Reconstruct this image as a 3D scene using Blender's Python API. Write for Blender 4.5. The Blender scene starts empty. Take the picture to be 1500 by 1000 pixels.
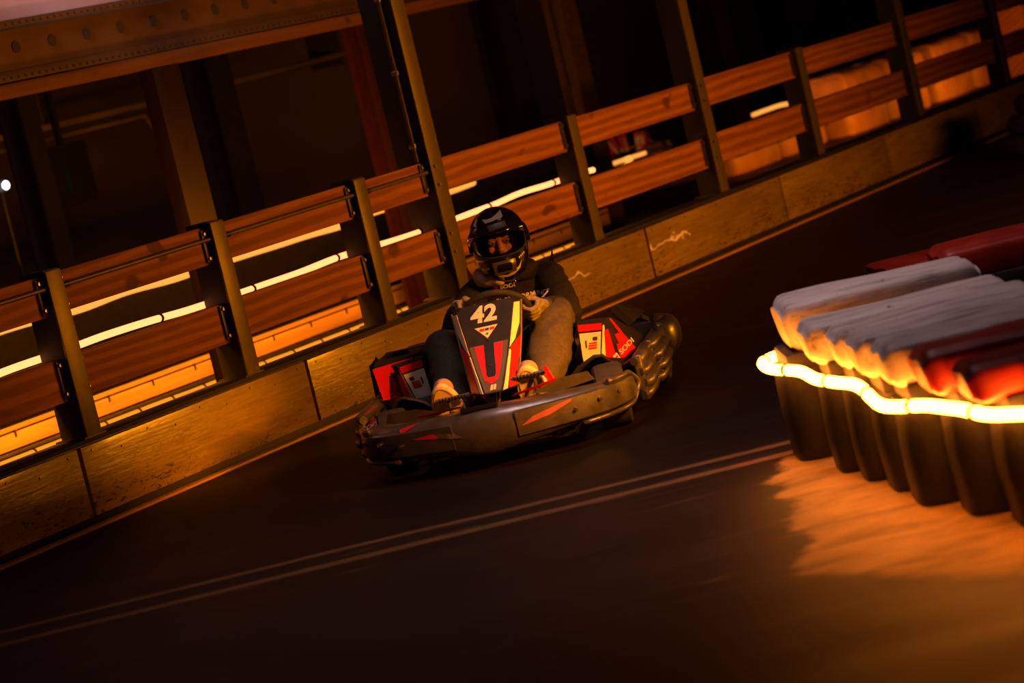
import bpy, bmesh, math, random
from mathutils import Vector, Matrix, Euler, noise
from mathutils.bvhtree import BVHTree
random.seed(7)
R = math.radians
sc = bpy.context.scene
col = sc.collection
V = Vector

# ------------------------------------------------------------------ helpers
def lerp(a, b, t): return a + (b - a) * t

def link(o, parent=None):
    col.objects.link(o)
    if parent is not None: o.parent = parent
    return o

class MB:
    """collects solids in one bmesh and links them as ONE mesh object"""
    def __init__(self): self.bm = bmesh.new()
    def box(self, c, s, rot=None, bev=0.0, seg=2):
        t = bmesh.new()
        bmesh.ops.create_cube(t, size=1.0)
        for v in t.verts: v.co = V((v.co.x * s[0], v.co.y * s[1], v.co.z * s[2]))
        if bev > 0:
            bmesh.ops.bevel(t, geom=t.edges[:], offset=bev, segments=seg, profile=0.6, affect='EDGES')
        M = Matrix.Translation(V(c)) @ (rot.to_4x4() if rot else Matrix.Identity(4))
        self._merge(t, M); return self
    def b2(self, x0, x1, y0, y1, z0, z1, bev=0.0):
        return self.box(((x0+x1)/2, (y0+y1)/2, (z0+z1)/2), (x1-x0, y1-y0, z1-z0), None, bev)
    def _merge(self, t, M=None):
        if M is not None: bmesh.ops.transform(t, matrix=M, verts=t.verts[:])
        me = bpy.data.meshes.new('tmp'); t.to_mesh(me); t.free()
        self.bm.from_mesh(me); bpy.data.meshes.remove(me)
    def loft(self, rings, closed=True, caps=True, loop=False):
        bm = self.bm
        vr = [[bm.verts.new(p) for p in r] for r in rings]
        n = len(rings[0]); m = len(vr)
        for i in range(m if loop else m - 1):
            a, b = vr[i], vr[(i+1) % m]
            for j in range(n if closed else n - 1):
                k = (j+1) % n
                try: bm.faces.new((a[j], a[k], b[k], b[j]))
                except ValueError: pass
        if caps and closed and not loop:
            try: bm.faces.new(vr[0][::-1]); bm.faces.new(vr[-1])
            except ValueError: pass
        return self
    def tube(self, pts, r, seg=12, loop=False, flat=1.0, up=(0, 0, 1)):
        pts = [V(p) for p in pts]; n = len(pts)
        rr = r if isinstance(r, (list, tuple)) else [r] * n
        rings = []; u = None
        for i, p in enumerate(pts):
            if loop: t = pts[(i+1) % n] - pts[i-1]
            else: t = pts[min(i+1, n-1)] - pts[max(i-1, 0)]
            t.normalize()
            if u is None:
                u = V(up) - t * V(up).dot(t)
                if u.length < 1e-3: u = V((1, 0, 0)) - t * t.x
            else: u = u - t * u.dot(t)
            u.normalize(); w = t.cross(u)
            rings.append([p + (u * math.cos(a) * flat + w * math.sin(a)) * rr[i]
                          for a in [2*math.pi*k/seg for k in range(seg)]])
        return self.loft(rings, True, True, loop)
    def cyl(self, p0, p1, r0, r1=None, seg=20):
        return self.tube([p0, p1], [r0, r0 if r1 is None else r1], seg)
    def capsule(self, p0, p1, r0, r1, seg=14):
        p0, p1 = V(p0), V(p1); t = p1 - p0; L = t.length
        if L < 1e-6: return self.ball(p0, (r0,)*3)
        t /= L; pts = []; rr = []
        for k in range(5):
            a = R(88 - 88 * k / 4); pts.append(p0 - t * r0 * math.sin(a)); rr.append(max(r0 * math.cos(a), 1e-4))
        for k in range(5):
            a = R(88 * k / 4); pts.append(p1 + t * r1 * math.sin(a)); rr.append(max(r1 * math.cos(a), 1e-4))
        return self.tube(pts, rr, seg)
    def ball(self, c, r, rot=None, sub=3):
        t = bmesh.new(); bmesh.ops.create_icosphere(t, subdivisions=sub, radius=1.0)
        M = Matrix.Translation(V(c)) @ (rot.to_4x4() if rot else Matrix.Identity(4)) @ Matrix.Diagonal((*r, 1))
        self._merge(t, M); return self
    def ellipses(self, lst, seg=28, rz=0.0):
        """stacked ellipses (cx,cy,cz,rx,ry)"""
        rings = []
        for cx, cy, cz, rx, ry in lst:
            rings.append([V((cx + rx*math.cos(2*math.pi*k/seg), cy + ry*math.sin(2*math.pi*k/seg), cz)) for k in range(seg)])
        return self.loft(rings)
    def prism(self, poly, M, d):
        """polygon (x,y) extruded along local z by d"""
        bm = self.bm; M = M if isinstance(M, Matrix) else Matrix(M)
        a = [bm.verts.new(M @ V((x, y, 0))) for x, y in poly]; b = [bm.verts.new(M @ V((x, y, d))) for x, y in poly]
        n = len(poly)
        for j in range(n): bm.faces.new((a[j], a[(j+1) % n], b[(j+1) % n], b[j]))
        bm.faces.new(a[::-1]); bm.faces.new(b); return self
    def poly3(self, pts, nrm, d=0.0015):
        """thin slab over a (nearly) planar 3-D polygon"""
        bm = self.bm; nrm = V(nrm).normalized()
        a = [bm.verts.new(V(p)) for p in pts]; b = [bm.verts.new(V(p) + nrm * d) for p in pts]; n = len(pts)
        for j in range(n): bm.faces.new((a[j], a[(j+1) % n], b[(j+1) % n], b[j]))
        bm.faces.new(a[::-1]); bm.faces.new(b); return self
    def lathe(self, prof, M, seg=32):
        rings = [[M @ V((r*math.cos(2*math.pi*k/seg), r*math.sin(2*math.pi*k/seg), z)) for k in range(seg)] for r, z in prof]
        return self.loft(rings)
    def mesh(self, name):
        bmesh.ops.recalc_face_normals(self.bm, faces=self.bm.faces[:])
        me = bpy.data.meshes.new(name); self.bm.to_mesh(me); self.bm.free(); return me
    def build(self, name, mt, parent=None, ang=38, loc=None):
        me = self.mesh(name)
        return mobj(name, me, mt, parent, ang, loc)

def mobj(name, me, mt, parent=None, ang=38, loc=None):
    me.name = name
    me.materials.clear(); me.materials.append(mt)
    me.shade_smooth(); me.set_sharp_from_angle(angle=R(ang))
    o = bpy.data.objects.new(name, me); link(o, parent)
    if loc is not None: o.location = loc
    return o

def evaluated(o):
    dg = bpy.context.evaluated_depsgraph_get(); dg.update()
    return bpy.data.meshes.new_from_object(o.evaluated_get(dg))

def blob(name, mb, mt, voxel, smooth=6, parent=None, fold=None):
    """one continuous skin grown over the overlapping solids of mb"""
    me = mb.mesh(name + '_raw')
    o = bpy.data.objects.new(name + '_raw', me); col.objects.link(o)
    m = o.modifiers.new('r', 'REMESH'); m.mode = 'VOXEL'; m.voxel_size = voxel; m.use_smooth_shade = True
    s = o.modifiers.new('s', 'SMOOTH'); s.factor = 0.5; s.iterations = smooth
    me2 = evaluated(o)
    bpy.data.objects.remove(o); bpy.data.meshes.remove(me)
    if fold:
        amp, fx, fy, fz = fold
        ns = [v.normal.copy() for v in me2.vertices]
        for v, n in zip(me2.vertices, ns):
            q = V((v.co.x*fx, v.co.y*fy, v.co.z*fz))
            d = noise.noise(q) * 0.65 + noise.noise(q * 2.1 + V((5, 3, 1))) * 0.35
            v.co += n * (amp * (1 - 2.2*abs(d)))
    return mobj(name, me2, mt, parent, 180)

def thing(name, label, cat, loc=(0, 0, 0), rz=0.0, group=None):
    o = bpy.data.objects.new(name, None); o.empty_display_size = 0.1; link(o)
    o.location = loc; o.rotation_euler = (0, 0, rz)
    return tag(o, label, cat, group)
def tag(o, label, cat, group=None):
    o['label'] = label; o['category'] = cat
    if group: o['group'] = group
    return o
def struct(o):
    o['kind'] = 'structure'; return o
def lab(o, label):
    o['label'] = label; return o
def dup(root, loc, rz, label, group=None):
    def cp(o, par):
        c = o.copy(); col.objects.link(c)
        if par is not None: c.parent = par
        for ch in o.children: cp(ch, c)
        return c
    r = cp(root, None); r.location = loc; r.rotation_euler = (0, 0, rz); r['label'] = label
    if group: r['group'] = group
    return r

# ------------------------------------------------------------------ materials
class NT:
    def __init__(self, name):
        self.m = bpy.data.materials.new(name); self.m.use_nodes = True
        self.t = self.m.node_tree; self.b = self.t.nodes['Principled BSDF']
    def n(self, kind, **kw):
        x = self.t.nodes.new(kind)
        for k, v in kw.items():
            if k in x.inputs: x.inputs[k].default_value = v
            else: setattr(x, k, v)
        return x
    def l(self, a, b): self.t.links.new(a, b)
    def coords(self, scale=(1, 1, 1), kind='Object', rnd=False):
        tc = self.n('ShaderNodeTexCoord'); mp = self.n('ShaderNodeMapping'); mp.inputs['Scale'].default_value = scale
        self.l(tc.outputs[kind], mp.inputs['Vector'])
        if rnd:
            oi = self.n('ShaderNodeObjectInfo'); mu = self.n('ShaderNodeMath', operation='MULTIPLY'); mu.inputs[1].default_value = 37.0
            self.l(oi.outputs['Random'], mu.inputs[0]); self.l(mu.outputs[0], mp.inputs['Location'])
        return mp.outputs[0]
    def noise(self, vec, scale=5, detail=4, rough=.55, dist=0):
        x = self.n('ShaderNodeTexNoise'); x.inputs['Scale'].default_value = scale; x.inputs['Detail'].default_value = detail
        x.inputs['Roughness'].default_value = rough; x.inputs['Distortion'].default_value = dist
        self.l(vec, x.inputs['Vector']); return x.outputs['Fac']
    def ramp(self, fac, stops):
        x = self.n('ShaderNodeValToRGB'); e = x.color_ramp.elements
        while len(e) < len(stops): e.new(0.5)
        for i, (p, c) in enumerate(stops):
            e[i].position = p; e[i].color = (*c, 1) if len(c) == 3 else c
        self.l(fac, x.inputs[0]); return x.outputs[0]
    def mix(self, fac, a, b, mode='MIX'):
        x = self.n('ShaderNodeMix', data_type='RGBA', blend_type=mode)
        if isinstance(fac, (int, float)): x.inputs[0].default_value = fac
        else: self.l(fac, x.inputs[0])
        for s, i in ((a, 6), (b, 7)):
            if isinstance(s, tuple): x.inputs[i].default_value = (*s, 1)
            else: self.l(s, x.inputs[i])
        return x.outputs[2]
    def bump(self, h, strength=.3, dist=.01):
        x = self.n('ShaderNodeBump'); x.inputs['Strength'].default_value = strength; x.inputs['Distance'].default_value = dist
        self.l(h, x.inputs['Height']); self.l(x.outputs[0], self.b.inputs['Normal'])
    def base(self, c):
        if isinstance(c, tuple): self.b.inputs['Base Color'].default_value = (*c, 1)
        else: self.l(c, self.b.inputs['Base Color'])
    def set(self, rough=.5, metal=0., coat=0., spec=.5):
        if isinstance(rough, (int, float)): self.b.inputs['Roughness'].default_value = rough
        else: self.l(rough, self.b.inputs['Roughness'])
        self.b.inputs['Metallic'].default_value = metal; self.b.inputs['Coat Weight'].default_value = coat
        self.b.inputs['Coat Roughness'].default_value = .12
        self.b.inputs['Specular IOR Level'].default_value = spec
        return self.m

def plain(name, c, rough=.5, metal=0., coat=0., var=.25, scale=18, bump=.08, stretch=(1, 1, 1), spec=.5):
    n = NT(name); vec = n.coords(stretch)
    f = n.noise(vec, scale, 5)
    n.base(n.ramp(f, [(.3, tuple(x*(1-var) for x in c)), (.7, tuple(min(1, x*(1+var)) for x in c))]))
    if bump: n.bump(f, bump, .01)
    return n.set(rough, metal, coat, spec)

def wood(name, c, dark, along='x', rough=.6):
    n = NT(name); s = {'x': (1.2, 14, 14), 'z': (14, 14, 1.2)}[along]
    vec = n.coords(s, rnd=True)
    f = n.noise(vec, 1.6, 3, .5, 1.2)
    w = n.n('ShaderNodeTexWave', wave_type='RINGS'); w.inputs['Scale'].default_value = .9; w.inputs['Distortion'].default_value = 5
    w.inputs['Detail'].default_value = 3; w.inputs['Detail Scale'].default_value = .8
    n.l(n.coords({'x': (.9, 5, 7), 'z': (5, 5, .9)}[along], rnd=True), w.inputs['Vector'])
    g = n.noise(n.coords({'x': (3, 90, 90), 'z': (90, 90, 3)}[along]), 2, 4, .6)
    k = n.noise(n.coords((3.5, 3.5, 6), rnd=True), 1.3, 1)
    c1 = n.mix(n.ramp(w.outputs['Fac'], [(.25, (0, 0, 0)), (.85, (1, 1, 1))]), dark, c)
    c2 = n.mix(.35, c1, n.ramp(f, [(.3, dark), (.65, c)]))
    c3 = n.mix(n.ramp(g, [(.35, (.45,)*3), (.5, (0, 0, 0))]), c2, dark)
    c4 = n.mix(n.ramp(k, [(.70, (0, 0, 0)), (.76, (.8,)*3)]), c3, tuple(x*.4 for x in dark))
    n.base(c4); n.bump(g, .15, .003)
    return n.set(rough, spec=.2)

def glow(name, c, s, dots=True):
    m = bpy.data.materials.new(name); m.use_nodes = True; t = m.node_tree; t.nodes.clear()
    e = t.nodes.new('ShaderNodeEmission'); o = t.nodes.new('ShaderNodeOutputMaterial')
    e.inputs[0].default_value = (*c, 1); e.inputs[1].default_value = s; t.links.new(e.outputs[0], o.inputs[0])
    return m

M = {}
M['black_plastic'] = plain('black_plastic', (.016, .015, .016), .45, var=.3, bump=.05, spec=.25)
M['bumper_plastic'] = None
def bumper_mat():
    n = NT('scuffed_bumper_plastic'); a = n.noise(n.coords((3, 25, 25)), 4, 6, .7); b = n.noise(n.coords((6, 6, 6)), 3, 5, .6)
    n.base(n.ramp(b, [(.3, (.028, .026, .024)), (.7, (.070, .064, .058))]))
    n.bump(a, .18, .006)
    return n.set(n.ramp(a, [(.3, (.26,)*3), (.7, (.42,)*3)]), 0, .35, 1.0)
M['bumper_plastic'] = bumper_mat()
M['rubber'] = plain('rubber', (.018, .017, .016), .75, var=.4, bump=.2)
def sheet_mat():
    n = NT('dusty_rubber_sheet'); a = n.noise(n.coords((1.2, 1.2, 1.2)), 4, 5, .6); b = n.noise(n.coords((30, 30, 3)), 2, 4)
    n.base(n.mix(n.ramp(b, [(.45, (0, 0, 0)), (.75, (.5,)*3)]), n.ramp(a, [(.3, (.003, .0025, .002)), (.7, (.008, .0065, .005))]), (.018, .014, .010)))
    n.bump(a, .35, .03)
    return n.set(.5)
M['sheet'] = sheet_mat()
M['steel_black'] = plain('black_painted_steel', (.035, .03, .024), .42, .1, var=.3, bump=.04)
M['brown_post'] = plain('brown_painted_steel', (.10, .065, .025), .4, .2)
M['post_black'] = plain('black_shaded_post', (.014, .012, .010), .6, var=.3, bump=.05)
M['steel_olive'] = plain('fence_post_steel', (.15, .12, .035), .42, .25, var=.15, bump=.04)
M['steel'] = plain('bare_steel', (.42, .38, .32), .32, 1., var=.2, stretch=(1, 1, 8))
M['chrome'] = plain('dull_chrome', (.6, .56, .52), .2, 1., var=.15)
M['red'] = plain('red_gloss', (.55, .010, .012), .3, coat=.3, var=.12, bump=.02)
M['red_paint'] = plain('red_painted_steel', (.035, .004, .003), .5, var=.3)
M['red_block'] = plain('red_barrier_plastic', (.34, .016, .008), .45, var=.35, scale=6, bump=.25)
M['white_sticker'] = plain('white_sticker', (.72, .66, .64), .38, var=.06, bump=0)
M['cream_sticker'] = plain('cream_sticker', (.80, .70, .52), .3, coat=.3, var=.06, bump=0)
M['grey_sticker'] = plain('grey_sticker', (.075, .065, .058), .4, var=.1, bump=0)
M['black_sticker'] = plain('black_sticker', (.008, .008, .009), .35, var=.2, bump=0)
M['blade'] = plain('red_white_blade_sticker', (.42, .10, .075), .35, var=.2, bump=.02)
M['tank'] = plain('brown_seat_shell', (.11, .035, .022), .3, coat=.4, var=.3)
M['engine'] = plain('engine_castings', (.10, .09, .085), .4, .7, var=.4, bump=.2)
M['green'] = plain('green_hose', (.02, .13, .06), .4)
M['hoodie'] = plain('black_hoodie_cloth', (.017, .014, .013), .85, var=.3, scale=90, bump=.2, spec=.3)
M['hood'] = plain('grey_hood_lining', (.60, .52, .50), .85, var=.15, scale=90, bump=.2)
M['trousers'] = plain('dark_olive_trousers', (.060, .050, .036), .8, var=.25, scale=60, bump=.25)
M['glove'] = plain('grey_knit_glove', (.20, .185, .18), .75, var=.3, scale=60, bump=.3)
M['glove_dark'] = plain('black_glove_cuff', (.03, .03, .032), .7)
M['shoe'] = plain('cream_shoe_rubber', (.66, .52, .40), .6, var=.08, bump=.05)
M['shoe_upper'] = plain('tan_shoe_upper', (.30, .22, .16), .7, var=.15)
M['ink'] = plain('black_ink', (.03, .02, .015), .6, bump=0)
M['skin'] = plain('skin', (.62, .28, .17), .5, var=.12, scale=25, bump=.05)
M['eye_white'] = plain('eye_white', (.30, .24, .21), .2, bump=0)
M['iris'] = plain('dark_iris', (.05, .03, .02), .15, bump=0)
M['helmet'] = plain('gloss_black_helmet', (.012, .010, .009), .16, coat=.6, var=.2, bump=.01)
M['visor'] = plain('smoked_visor', (.015, .012, .008), .1, coat=.5, var=.1, bump=0)
M['helmet_olive'] = plain('olive_chin_vent', (.09, .075, .035), .3, coat=.3, var=.3)
M['lining'] = plain('black_helmet_lining', (.006, .0055, .0055), .95, spec=.1)
M['rail_wood'] = wood('pine_rail', (.52, .215, .045), (.25, .085, .015))
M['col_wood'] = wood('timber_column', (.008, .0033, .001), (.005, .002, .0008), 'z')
M['beam_wood'] = wood('timber_beam', (.10, .045, .013), (.07, .028, .009))
M['cap_block'] = None
def cap_mat():
    n = NT('scuffed_white_plastic'); a = n.noise(n.coords((2.2, 26, 12), rnd=True), 1.6, 6, .65); b = n.noise(n.coords((7, 18, 18), rnd=True), 2.0, 3, .5)
    sp = n.noise(n.coords((14, 22, 22), rnd=True), 2.4, 2, .5)
    c = n.ramp(a, [(.30, (.15, .115, .12)), (.45, (.50, .44, .45)), (.66, (.64, .57, .58))])
    c = n.mix(n.ramp(b, [(.58, (0, 0, 0)), (.75, (.55,)*3)]), c, (.30, .25, .25))
    c = n.mix(n.ramp(sp, [(.70, (0, 0, 0)), (.74, (.9,)*3)]), c, (.04, .03, .03))
    n.base(c); n.bump(a, .5, .012)
    return n.set(.5)
M['cap_block'] = cap_mat()

def board_mat():
    n = NT('scratched_plywood_board')
    v = n.coords((1, 1, 1), rnd=True)
    big = n.noise(n.coords((1.0, 1, 4), rnd=True), 1.4, 4, .6, .6)
    grain = n.noise(n.coords((2.2, 10, 36), rnd=True), 1.7, 5, .65, .5)
    c = n.ramp(big, [(.3, (.30, .22, .06)), (.7, (.46, .34, .09))])
    c = n.mix(n.ramp(grain, [(.38, (.5,)*3), (.6, (0, 0, 0))]), c, (.20, .12, .045))
    # dents and tyre scrapes, mostly low on the board
    chip = n.noise(n.coords((9, 9, 30), rnd=True), 2.2, 4, .7, .8)
    where = n.noise(n.coords((.9, 1, 3.0), rnd=True), 1.3, 2)
    tc = n.n('ShaderNodeTexCoord'); sp = n.n('ShaderNodeSeparateXYZ'); n.l(tc.outputs['Object'], sp.inputs[0])
    low = n.n('ShaderNodeMapRange'); low.inputs[1].default_value = .30; low.inputs[2].default_value = .06; n.l(sp.outputs['Z'], low.inputs[0])
    mul = n.n('ShaderNodeMath', operation='MULTIPLY'); n.l(n.ramp(where, [(.33, (0, 0, 0)), (.5, (1, 1, 1))]), mul.inputs[0]); n.l(low.outputs[0], mul.inputs[1])
    mul2 = n.n('ShaderNodeMath', operation='MULTIPLY'); n.l(n.ramp(chip, [(.56, (0, 0, 0)), (.60, (1, 1, 1))]), mul2.inputs[0]); n.l(mul.outputs[0], mul2.inputs[1])
    c = n.mix(mul2.outputs[0], c, (.025, .015, .008))
    n.base(c)
    ad = n.n('ShaderNodeMath', operation='SUBTRACT'); n.l(grain, ad.inputs[0]); n.l(mul2.outputs[0], ad.inputs[1])
    n.bump(ad.outputs[0], .22, .012)
    return n.set(n.ramp(big, [(.35, (.20,)*3), (.7, (.34,)*3)]), 0, .3, .6)
M['board'] = board_mat()
def gloss_board():
    m = M['board'].copy(); m.name = 'fresh_varnished_board'; t = m.node_tree; b = t.nodes['Principled BSDF']
    b.inputs['Coat Weight'].default_value = 1.0; b.inputs['Coat Roughness'].default_value = .05
    tc = t.nodes.new('ShaderNodeTexCoord'); nz = t.nodes.new('ShaderNodeTexNoise'); nz.inputs['Scale'].default_value = 3.2; nz.inputs['Detail'].default_value = 2
    bp = t.nodes.new('ShaderNodeBump'); bp.inputs['Strength'].default_value = .5; bp.inputs['Distance'].default_value = .03
    t.links.new(tc.outputs['Object'], nz.inputs['Vector']); t.links.new(nz.outputs['Fac'], bp.inputs['Height']); t.links.new(bp.outputs[0], b.inputs['Coat Normal'])
    return m
M['board_gloss'] = gloss_board()

def floor_mat():
    n = NT('worn_track_floor')
    tc = n.n('ShaderNodeTexCoord')
    P = tc.outputs['Object']
    a = n.noise(n.coords((.5, 1.6, 1)), 1.2, 6, .6, .4)
    fine = n.noise(n.coords((1.5, 9, 1)), 5, 6, .7)
    c = n.ramp(a, [(.3, (.0055, .0027, .0014)), (.7, (.016, .0078, .0036))])
    c = n.mix(n.ramp(fine, [(.35, (.5,)*3), (.6, (0, 0, 0))]), c, (.006, .003, .002))
    sep = n.n('ShaderNodeSeparateXYZ'); n.l(P, sep.inputs[0])
    wob = n.noise(n.coords((.8, .8, 1)), 1.0, 3)
    def band(y0, slope, w, amp):
        # worn strip y = y0 + slope*x (+ wobble)
        m1 = n.n('ShaderNodeMath', operation='MULTIPLY_ADD'); n.l(sep.outputs['X'], m1.inputs[0]); m1.inputs[1].default_value = -slope; n.l(sep.outputs['Y'], m1.inputs[2])
        m2 = n.n('ShaderNodeMath', operation='MULTIPLY_ADD'); n.l(wob, m2.inputs[0]); m2.inputs[1].default_value = amp; n.l(m1.outputs[0], m2.inputs[2])
        m3 = n.n('ShaderNodeMath', operation='SUBTRACT'); n.l(m2.outputs[0], m3.inputs[0]); m3.inputs[1].default_value = y0 + amp*.5
        m4 = n.n('ShaderNodeMath', operation='ABSOLUTE'); n.l(m3.outputs[0], m4.inputs[0])
        m5 = n.n('ShaderNodeMapRange'); m5.inputs[1].default_value = w; m5.inputs[2].default_value = w*.35; n.l(m4.outputs[0], m5.inputs[0])
        m6 = n.n('ShaderNodeMath', operation='MULTIPLY'); n.l(m5.outputs[0], m6.inputs[0]); n.l(n.ramp(fine, [(.3, (.35,)*3), (.6, (1,)*3)]), m6.inputs[1])
        return m6.outputs[0]
    for args in ((9.70, .005, .045, .08), (9.46, .02, .055, .07)):
        c = n.mix(band(*args), c, (.15, .08, .034))
    # pale floor patch along the foreground barrier's foot, with the rope light's pool painted in
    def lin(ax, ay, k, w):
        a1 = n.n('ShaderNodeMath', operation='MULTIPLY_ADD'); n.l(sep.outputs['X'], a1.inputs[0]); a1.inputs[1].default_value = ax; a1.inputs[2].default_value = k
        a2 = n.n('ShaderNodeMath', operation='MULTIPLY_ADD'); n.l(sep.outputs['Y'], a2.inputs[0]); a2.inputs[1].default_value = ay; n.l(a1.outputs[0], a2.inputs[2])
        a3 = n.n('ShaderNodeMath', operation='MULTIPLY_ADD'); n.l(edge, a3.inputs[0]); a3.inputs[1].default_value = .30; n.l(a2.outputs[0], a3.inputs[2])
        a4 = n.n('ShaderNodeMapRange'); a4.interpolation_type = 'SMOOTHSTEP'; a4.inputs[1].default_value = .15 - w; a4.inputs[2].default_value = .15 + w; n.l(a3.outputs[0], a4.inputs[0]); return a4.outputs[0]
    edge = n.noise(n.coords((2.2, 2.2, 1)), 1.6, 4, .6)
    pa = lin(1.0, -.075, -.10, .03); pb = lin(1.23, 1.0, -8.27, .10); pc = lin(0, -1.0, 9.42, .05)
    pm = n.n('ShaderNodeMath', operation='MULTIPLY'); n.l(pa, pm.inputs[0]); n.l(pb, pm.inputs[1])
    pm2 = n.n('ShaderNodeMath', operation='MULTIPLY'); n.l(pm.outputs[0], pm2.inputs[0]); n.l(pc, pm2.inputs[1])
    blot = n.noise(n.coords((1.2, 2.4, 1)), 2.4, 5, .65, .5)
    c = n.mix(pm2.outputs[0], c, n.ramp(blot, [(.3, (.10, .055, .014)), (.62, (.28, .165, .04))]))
    # hairline tyre scrapes, long thin and patchy
    mpx = n.n('ShaderNodeMapping'); mpx.inputs['Rotation'].default_value = (0, 0, R(-14)); mpx.inputs['Scale'].default_value = (.35, 5.5, 1); n.l(P, mpx.inputs['Vector'])
    ln = n.noise(mpx.outputs[0], 1.0, 2, .4)
    mk = n.noise(n.coords((.6, .9, 1)), 1.1, 2)
    mm = n.n('ShaderNodeMath', operation='MULTIPLY'); n.l(n.ramp(ln, [(.49, (0, 0, 0)), (.5, (1, 1, 1)), (.51, (0, 0, 0))]), mm.inputs[0]); n.l(n.ramp(mk, [(.5, (0, 0, 0)), (.62, (.6,)*3)]), mm.inputs[1])
    c = n.mix(mm.outputs[0], c, (.11, .06, .03))
    n.base(c); n.bump(fine, .12, .006)
    return n.set(n.ramp(a, [(.3, (.50,)*3), (.7, (.65,)*3)]), 0, 0, .16)
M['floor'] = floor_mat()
M['hall_wall'] = plain('hall_wall_paint', (.042, .032, .018), .8, var=.5, scale=.6, bump=0)
M['dark_wall'] = plain('dark_ceiling_paint', (.05, .04, .035), .8)
M['pale_panel'] = plain('pale_gallery_panel', (.36, .28, .30), .7, var=.1, scale=3)
M['far_board'] = plain('varnished_skirting_board', (.55, .32, .12), .4, var=.3, scale=3, stretch=(.3, 1, 6))
M['beam_steel'] = plain('punched_beam_steel', (.060, .030, .014), .55, .2, var=.25, scale=6)
M['hole'] = plain('dark_punched_hole', (.010, .006, .004), .7)
ORANGE = (1., .235, .022)
M['rope'] = glow('rope_light_orange', (1., .275, .085), 3.0)
M['rope_hot'] = glow('rope_light_hot', (1., .25, .020), 46.)
M['rope_far'] = glow('rope_light_orange_dim', (1., .335, .05), 1.4)
M['rope_low'] = glow('rope_light_low', (1., .27, .012), 1.25)
M['rope_mirror'] = glow('rope_light_amber', (1., .285, .03), 9.)
M['lamp_white'] = glow('small_white_lamp', (.9, .9, 1.), 6.)
M['exit_green'] = glow('dim_green_sign_light', (.1, .35, .05), .014)

# ------------------------------------------------------------------ setting
FR = R(57.891)                     # bearing of the barrier line along the track
FA = V((-1.9318, 11.8686, 0))
def fpt(s, off, z=0.0):            # s metres along the barrier, off metres behind its face
    return FA + V((math.cos(FR)*s - math.sin(FR)*off, math.sin(FR)*s + math.cos(FR)*off, z))

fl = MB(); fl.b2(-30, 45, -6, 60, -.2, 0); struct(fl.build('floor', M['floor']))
def fstruct(name, s0, s1, o0, o1, z0, z1, mt, bev=0):
    m = MB(); m.b2(s0, s1, o0, o1, z0, z1, bev)
    o = m.build(name, mt); o.location = FA; o.rotation_euler = (0, 0, FR); return struct(o)
fstruct('wall_track', -3, 16, .034, .17, 0, .352, M['steel_black'])
fstruct('trim_1', -3, 16, -.012, .175, .352, .371, M['rubber'], .004)       # rubber cap of the low wall
fstruct('trim_2', -3, 16, -.085, -.025, 0, .012, M['far_board'], .003)     # kerb strip at its foot
fstruct('wall_back', -14, 45, 7.5, 7.8, 0, 5, M['hall_wall'])
m = MB(); m.b2(-40, 60, -5, 60, 5, 5.2); struct(m.build('ceiling', M['dark_wall']))
fstruct('trim_3', -2, 9, 1.24, 1.5, 2.315, 3.1, M['pale_panel'])           # gallery parapet above the beam

# barrier boards
bs = [-1.85, -.03, 1.74, 3.57, 5.40, 7.36, 9.20, 11.08, 13.0]
blabels = ['scratched plywood barrier board at the left edge of the photo, below the first fence post',
           'long chipped plywood barrier board between the two left-hand gaps, full length in view',
           'plywood barrier board directly behind the left side of the kart',
           'plywood barrier board behind the driver, with the wavy orange light reflection',
           'plywood barrier board right of the light reflection, below the second tall steel column',
           'dark plywood barrier board in shade behind the far red blocks',
           'dim plywood barrier board under the third tall steel column',
           'dim plywood barrier board farthest right, beside the stacked black tyres']
for i in range(8):
    s0, s1 = bs[i] + .012, bs[i+1] - .012
    t = thing('barrier_board', blabels[i], 'board', fpt(s0, 0), FR, 'boards of the low track barrier')
    m = MB(); m.box(((s1-s0)/2, .017, .19), (s1-s0, .032, .304), None, .004); m.build('board_panel', M['board_gloss' if i in (3, 4) else 'board'], t)
    n = 9
    for k in range(n):
        x = .07 + (s1-s0-.14)*k/(n-1)
        for z in ((.318, .285)[k % 2],):
            q = MB(); q.cyl((x, .002, z), (x, -.004, z), .006, .004, 8); lab(q.build('screw', M['steel'], t), 'small bright screw head')

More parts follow.
